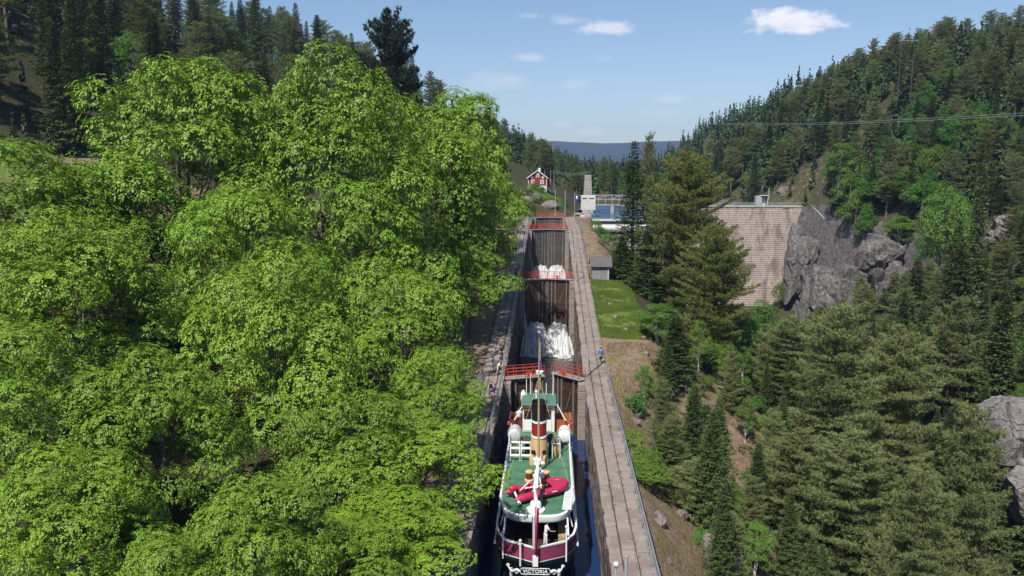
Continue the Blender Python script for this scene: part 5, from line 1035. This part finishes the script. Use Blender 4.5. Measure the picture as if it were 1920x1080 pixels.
# notable single trees right of the lock
for k, px, py, Y, rad, lab in [
  ('S2', 1190, 262, 128, 3.6, 'tall dark spruce right of the weir, its top against the blue hill'),
  ('S1', 1232, 320, 140, 3.2, 'second dark spruce close behind the tall one near the weir'),
  ('P1', 1217, 252, 150, 2.0, 'thin sparse-topped pine rising just right of the tall spruce'),
  ('Y0', 1290, 282, 118, 5.2, 'large golden-green pine left of the masonry dam'),
  ('Y0', 1345, 420, 100, 3.8, 'golden-green pine leaning toward the dam, lower half of the pair'),
  ('S2', 1215, 420, 118, 3.0, 'dark spruce below the tall pair, above the grass slope'),
  ('S1', 1250, 350, 132, 3.0, 'dark spruce between the tall spruce and the golden pine'),
  ('S0', 1165, 440, 124, 2.6, 'smaller dark spruce behind the grass slope beside the shed'),
  ('D1', 1235, 560, 92, 2.4, 'slender birch beside the grass slope right of the walkway'),
  ('NS', 1268, 590, 84, 3.0, 'bright green young spruce at the edge of the earth slope'),
  ('NS', 1325, 755, 74, 2.4, 'small spruce on the earth slope below the young spruce'),
  ('D0', 1395, 585, 108, 4.2, 'vivid green leafy tree in the gorge below the dam'),
  ('D0', 1430, 560, 118, 3.4, 'vivid green leafy tree just behind the gorge leafy tree'),
  ('N1', 1478, 590, 96, 3.8, 'dark green pine in the gorge left of the tallest foreground pine'),
  ('N0', 1565, 572, 80, 5.2, 'tallest grey-green foreground pine in front of the rock outcrop'),
  ('N1', 1688, 610, 84, 4.4, 'grey-green foreground pine right of the tallest one'),
  ('N0', 1835, 760, 64, 3.8, 'grey-green foreground pine near the right edge'),
  ('N1', 1600, 800, 66, 4.0, 'foreground pine low in the gorge at the bottom edge'),
  ('N0', 1740, 880, 58, 3.6, 'low foreground pine at the bottom right'),
  ('N1', 1500, 800, 72, 3.6, 'foreground pine at lower centre right above the white log'),
  ('S0', 1722, 480, 150, 3.4, 'dark spruce beside the chasm right of the rock outcrop'),
  ('S2', 1668, 545, 182, 3.4, 'dark spruce in front of the right end of the rock outcrop, left of two'),
  ('S1', 1705, 505, 186, 3.4, 'dark spruce in front of the right end of the rock outcrop, right of two'),
  ('D2', 1740, 520, 176, 3.4, 'light green birch beside the spruces right of the outcrop'),
  ('D0', 1770, 400, 178, 4.6, 'vivid leafy tree right of the outcrop among spruces'),
  ('D2', 1690, 400, 206, 4.0, 'light green birch on top of the outcrop'),
  ('D3', 1530, 690, 112, 3.6, 'light green leafy tree in the gorge behind the tallest foreground pine'),
  ('D2', 1640, 700, 100, 3.0, 'light green birch between the two tallest foreground pines'),
  ('D3', 1330, 640, 96, 2.8, 'light green leafy tree beside the vivid one in the gorge'),
  ('S2', 1800, 420, 125, 3.8, 'dark spruce on the bank at right, left of the pale crag'),
  ('S1', 1845, 300, 128, 3.4, 'tall pointed dark spruce in front of the vivid leafy trees at right'),
  ('P0', 1790, 560, 105, 3.8, 'dark pine with bare trunk above the pale crag'),
  ('S0', 1890, 520, 100, 3.4, 'dark spruce at the right edge above the pale crag'),
  ('D3', 1650, 325, 226, 6.0, 'vivid green leafy tree above the big rock outcrop, left'),
  ('D0', 1715, 318, 216, 6.5, 'vivid green leafy tree above the big rock outcrop, middle'),
  ('D3', 1790, 310, 165, 5.5, 'pale flowering leafy tree on the right bank'),
  ('D0', 1585, 372, 234, 4.5, 'green leafy tree just right of the dam shoulder'),
  ('D1', 1580, 255, 240, 4.0, 'tall birch on the hillside above the dam hut'),
  ('D0', 1420, 265, 300, 5.0, 'green leafy tree on the hillside above the dam crest'),
  ('D3', 1462, 520, 236, 2.0, 'small bright shrub-like tree on the dam shoulder'),
  ('NS', 1250, 800, 62, 2.0, 'ragged young spruce low on the slope beside the lock wall'),
  ('D3', 1215, 850, 58, 1.8, 'bright leafy sapling on the slope beside the lock wall'),
  ('N1', 1300, 860, 60, 2.6, 'small pine at the foot of the earth slope'),
  ('D1', 1370, 900, 62, 2.4, 'birch sapling among dry slope plants at the bottom'),
]: plant_px(k, px, py, Y, lab, rad)
# forest: individuals, then the far mass
def inview(x, y, z, m=120):
    if y < 20: return False
    px, py = PJ(x, y, z); return -m < px < 1920+m and -250 < py < 1300
def scatter(n, xr, yr, ok, kinds, label, group, hr, mind=3.2, cat='tree'):
    pts = []; tries = 0; made = 0
    while made < n and tries < n*40:
        tries += 1; y = random.uniform(*yr); x = random.uniform(*(xr(y) if callable(xr) else xr)); g = float(ground(x, y))
        if not ok(x, y, g) or not inview(x, y, g+10): continue
        if any((x-a)**2+(y-b)**2 < mind*mind for a, b in pts): continue
        pts.append((x, y)); k = random.choices([q[0] for q in kinds], [q[1] for q in kinds])[0]; h = random.uniform(*hr)
        nm = {'P': 'pine', 'S': 'spruce', 'D1': 'birch', 'D2': 'birch', 'D0': 'leafy tree', 'D3': 'leafy tree', 'Y': 'golden pine', 'U0': 'light green shrub', 'U1': 'dark green shrub', 'NS': 'young spruce', 'N': 'pine'}; w = pk(nm, k)
        plant(k, x, y, h*(.62 if k[0] == 'D' else 1), label % w, cat, group % w, random.uniform(1.0, 1.45) if k[0] in 'PSY' else random.uniform(.85, 1.2)); made += 1
    return made
FK = [('P0', 2), ('P1', 3), ('P2', 2), ('S0', 2.6), ('S1', 3), ('S2', 2), ('D1', .9), ('D3', .5), ('Y1', 1)]
scatter(200, lambda y: (-.72*y-22, -.05*y-24), (112, 330), lambda x, y, g: g > 6 and not (-76 < x < -52 and y < 128), FK, '%s in the dark forest on the left hill behind the leafy grove', '%ss on the left hill', (17, 25), 3.6)
scatter(280, lambda y: (.17*y+8, .68*y+18), (120, 345), lambda x, y, g: g > -2 and x > 58 and not (x < 90 and 236 < y < 264), FK+[('Y1', 2), ('D2', 1), ('D0', .8)], '%s in the forest on the right hillside', '%ss on the right hillside', (11, 17), 3.4)
scatter(110, lambda y: (.3*y+12, .66*y+10), (70, 200), lambda x, y, g: -29 < g < 4 and x > 44 and not (50 < x < 96 and 150 < y < 236), [('S0', 2), ('S1', 2), ('NS', 2), ('D2', 1.5), ('D0', 1.5), ('P2', 1)], '%s on the right bank of the gorge', '%ss on the gorge bank', (9, 15), 3)
scatter(85, lambda y: (-50, 75), (272, 520), lambda x, y, g: g > 0 and not (abs(x+4) < 9 and y < 262) and not (x < 9 and x > -12 and y < 268), FK+[('D0', 2), ('D2', 2)], '%s in the valley wood behind the red house and bridge', '%ss in the valley', (12, 17), 4)
scatter(22, (80, 116), (206, 246), lambda x, y, g: g > -16, [('D0', 2), ('D3', 2)], '%s above the big rock outcrop', '%ss above the outcrop', (15, 22), 3.4)
scatter(60, (9.5, 32), (46, 112), lambda x, y, g: g < -11.5 and not (y > 88 and x < 13), [('NS', 2), ('D1', .8), ('N0', 1.5), ('D2', .6)], '%s on the steep slope between lock and gorge', '%ss on the lock slope', (6, 11), 3)
scatter(36, (7.5, 26), (40, 100), lambda x, y, g: not (84 < y and x < 13) and (x > 9 or y < 70), [('U0', 3), ('U1', 2)], '%s on the earth slope right of the lock', '%ss on the lock slope', (.9, 2.4), 1.6, 'shrub')
scatter(26, (10, 32), (125, 202), lambda x, y, g: True, [('U0', 2), ('U1', 2)], '%s below the weir and shed', '%ss below the weir', (1.2, 2.6), 2.0, 'shrub')
scatter(16, (-14, -6.8), (155, 204), lambda x, y, g: True, [('U0', 1), ('U1', 2)], '%s beside the upper left walkway', '%ss by the upper walkway', (2, 4), 1.6, 'shrub')
scatter(18, (-6, 9), (222, 248), lambda x, y, g: g > 1 and not (-2 < x < 4 and y > 232), [('U0', 1), ('U1', 1)], '%s on the knoll below the red house', '%ss on the house knoll', (1.0, 2.2), 1.6, 'shrub')
M_mass = leafmat('mass_needles', (.028, .05, .018), (.055, .085, .028), trans=.08, hv=0, vv=.3, rough=.7, sc=.12)
scatter(9, (60, 82), (160, 192), lambda x, y, g: g < -14, [('NS', 1), ('N1', 1)], '%s in front of the big rock outcrop', '%ss below the outcrop', (8, 13), 4)
def conifer_mass(name, label, pts, seed, ml, n=46):
    r = np.random.default_rng(seed); V = []; F = []; c = 0
    P = np.array(pts); T = len(P); q = r.random((T, n)); a = r.uniform(0, 6.283, (T, n)); h = P[:, 3:4]; zz = (q**.8)*h*.95; rr = .17*h*(1-q**.8)*r.uniform(.6, 1.15, (T, n))+.15
    cx = P[:, 0:1]+rr*np.cos(a)*.55; cyy = P[:, 1:2]+rr*np.sin(a)*.55; cz = P[:, 2:3]+zz; s = .055*h*(1.2-.8*q)
    d = unit3(r.normal(size=(T, n, 3))+np.array([0, 0, .2])); e = unit3(np.cross(d, r.normal(size=(T, n, 3))))
    o = np.stack([cx, cyy, cz], -1); v = np.stack([o-d*s[..., None]*1.3, o+e*s[..., None]*.8, o+d*s[..., None]*1.3, o-e*s[..., None]*.8], 2).reshape(-1, 3)
    tag(link(name, mesh_np(name, v, np.arange(len(v)).reshape(-1, 4), ml)), label, 'forest', None, 'stuff')
pts = []
for i in range(5600):
    y = random.uniform(330, 1500)**1.0; x = random.uniform(-.16*y-60, .75*y+40); g = float(ground(x, y))
    if g > .3 and inview(x, y, g+8, 60): pts.append((x, y, g-.3, random.uniform(11, 19)))
conifer_mass('forest', 'far mass of conifers covering the valley sides', [p for i, p in enumerate(pts) if i % 5 > 1], 5, M_mass)
conifer_mass('broadleaf_wood', 'far lighter green leafy trees scattered through the valley wood', [(a, b, c, d*.75) for i, (a, b, c, d) in enumerate(pts) if i % 5 < 2], 15, M_decid, 70)
pts = []
for i in range(3000):
    y = random.uniform(100, 420); x = random.choice((random.uniform(-.75*y-60, -.1*y-30), random.uniform(.17*y+20, .75*y+60), random.uniform(.17*y+20, .75*y+60))); g = float(ground(x, y))
    if g > (12 if x < 0 else 1) and inview(x, y, g+8, 100): pts.append((x, y, g-.3, random.uniform(5, 11)))
conifer_mass('undergrowth', 'dense young conifers filling the forest under the hillside trees', pts, 6, M_mass, 60)
for k in PROTO:
    if k not in USED:
        for c in list(PROTO[k].children): bpy.data.objects.remove(c)
        bpy.data.objects.remove(PROTO[k])
pts = []
for i in range(2600):
    y = random.uniform(150, 400); x = random.uniform(.19*y+18, .72*y+50); g = float(ground(x, y))
    if g > 1.5 and not (x < 92 and 236 < y < 266) and inview(x, y, g+8, 80): pts.append((x, y, g-.3, random.uniform(8, 14)))
conifer_mass('hillside_forest', 'dense dark conifers filling the right hillside between the larger trees', pts, 7, M_mass, 66)
# low plants on the slopes
def ground_cover(name, label, n, ok, ml, size, seed):
    r = np.random.default_rng(seed); y = r.uniform(40, 420, n*4); x = r.uniform(-.75, .72, n*4)*y; z = ground(x, y); v_ = np.stack([x, y, z], 1)-CAM; d = v_@FW; px = 960+FPX*(v_@RT)/d; py = 540-FPX*(v_@UP)/d
    k = (px > -40) & (px < 1960) & (py < 1140) & (py > -40) & ok(x, y, z); x, y, z = x[k][:n], y[k][:n], z[k][:n]; sc = size*r.uniform(.5, 1.5, len(x))
    P = np.stack([x, y, z+.12*sc], 1); D = unit3(np.stack([r.normal(0, .5, len(x)), r.normal(0, .5, len(x)), np.ones(len(x))], 1)); m = 7; c = np.repeat(P, m, 0)+r.normal(0, .45, (len(P)*m, 3))*np.repeat(sc, m)[:, None]*np.array([1, 1, .45]); lv, lf = leaf_quads(c, np.repeat(D, m, 0), 2, size*.55, size*.3, .2, r)
    tag(link(name, mesh_np(name, lv, lf, ml)), label, 'plants', None, 'stuff')
ground_cover('undergrowth', 'low green plants covering the hillsides under the trees', 5000, lambda x, y, z: ((x > 56) | (x < -26)) & (z > -28) & ~((x < -50) & (x > -76) & (y < 125)), M_birch, .8, 51)
ground_cover('heather', 'dark low shrubs covering the slopes of the gorge', 4500, lambda x, y, z: (x > 11) & (z < -10) & (y < 240), M_spruce, .6, 52)
# grass blades
def grass(name, label, xr, yr, n, c1, c2, h, seed):
    r = np.random.default_rng(seed); x = r.uniform(*xr, n); y = r.uniform(*yr, n); k = fbm(x*.5, y*.5)+r.normal(0, .15, n) > -.25; x, y = x[k], y[k]; z = ground(x, y); n = len(x); a = r.uniform(0, 6.28, n); hh = h*r.uniform(.5, 1.4, n); w = .03
    b = np.stack([x, y, z-.02], 1); s = np.stack([np.cos(a)*w, np.sin(a)*w, 0*a], 1); tp = b+np.stack([r.normal(0, .06, n), r.normal(0, .06, n), hh], 1)
    v = np.stack([b-s, b+s, tp], 1).reshape(-1, 3); tag(link(name, mesh_np(name, v, np.arange(3*n).reshape(-1, 3), leafmat(name+'_blades', c1, c2, trans=.3, hv=0, vv=.2))), label, 'grass', None, 'stuff')
grass('grass', 'sunlit green grass on the terrace between the lock wall and trees', (6.6, 12.6), (91, 119), 60000, (.10, .165, .025), (.18, .24, .055), .26, 1)
grass('dry_grass', 'dry tan grass and weeds on the slope beside the lock', (6.9, 24), (42, 90), 45000, (.24, .18, .09), (.16, .17, .06), .22, 2)
grass('knoll_grass', 'bright grass on the knoll in front of the red house', (-6, 4), (228, 262), 16000, (.13, .22, .03), (.19, .27, .05), .25, 3)
r_ = np.random.default_rng(77); n_ = 1500; sd_ = np.where(r_.random(n_) < .65, 1, -1); xw = sd_*np.where(r_.random(n_) < .5, r_.normal(6.5, .06, n_), np.where(r_.random(n_) < .6, 4.81, 5.68)); yw = r_.uniform(34, 160, n_); k_ = fbm(yw*.25, xw*3) > -.05; xw, yw = xw[k_], yw[k_]
lv, lf = leaf_quads(np.stack([xw, yw, wall_top(yw)+.02], 1), np.tile(np.array([[0, 0, 1.]]), (len(xw), 1)), 5, .16, .05, 0, r_, .6)
tag(link('wall_weeds', mesh_np('wall_weeds', lv, lf, leafmat('weed', (.10, .15, .03), (.2, .2, .07), hv=0))), 'small weeds growing in the joints of the lock wall paving', 'weeds', None, 'stuff')
# dead wood
def log(label, a, b, r0, m, branches=3):
    o = thing('fallen_log', label, 'log', tuple(a)); a, b = Vector(a), Vector(b); mid = a.lerp(b, .5)+Vector((.1, .1, .12)); MB().tube([a, mid, b], [r0, r0*.8, r0*.35], 8).build('stem', m, o, True)
    for i in range(branches): c = a.lerp(b, random.uniform(.4, .9)); MB().tube([c, c+Vector((random.uniform(-1, 1), random.uniform(-.5, .5), random.uniform(.2, 1)))], [r0*.3, .01], 5).build('branch', m, o)
def gpx(px, py, Y, dz=.3): c = PY(px, py, Y); return (c[0], c[1], float(ground(c[0], c[1]))+dz)
a = PZ(1447, 985, -22); b = PZ(1476, 925, -20.5); log('white bleached birch log leaning on the slope at the bottom', (a[0], a[1], float(ground(a[0], a[1]))+.1), (b[0], b[1]+.5, float(ground(b[0], b[1]))+2.2), .17, M_bbark)
for px0, py0, px1, py1, Y, lab in [(1545, 410, 1520, 385, 205, 'bleached fallen trunk on the slope right of the dam shoulder')]:
    log(lab, PY(px0, py0, Y), PY(px1, py1, Y), .2, M_bbark)
# ---------------------------------------------------------------- air
hz = MB().box((300, 2300, 95), (8600, 5000, 340)).build('haze', M_far); hz.data.materials.clear()
hm = bpy.data.materials.new('haze_air'); hm.use_nodes = True; N = hm.node_tree.nodes; N.remove(N['Principled BSDF']); pv = N.new('ShaderNodeVolumePrincipled'); pv.inputs['Color'].default_value = (.42, .58, 1, 1); pv.inputs['Density'].default_value = .00014; pv.inputs['Anisotropy'].default_value = .2
hm.node_tree.links.new(pv.outputs[0], N['Material Output'].inputs['Volume']); hz.data.materials.append(hm); tag(hz, 'thin blue haze hanging in the valley air', 'haze', None, 'stuff')
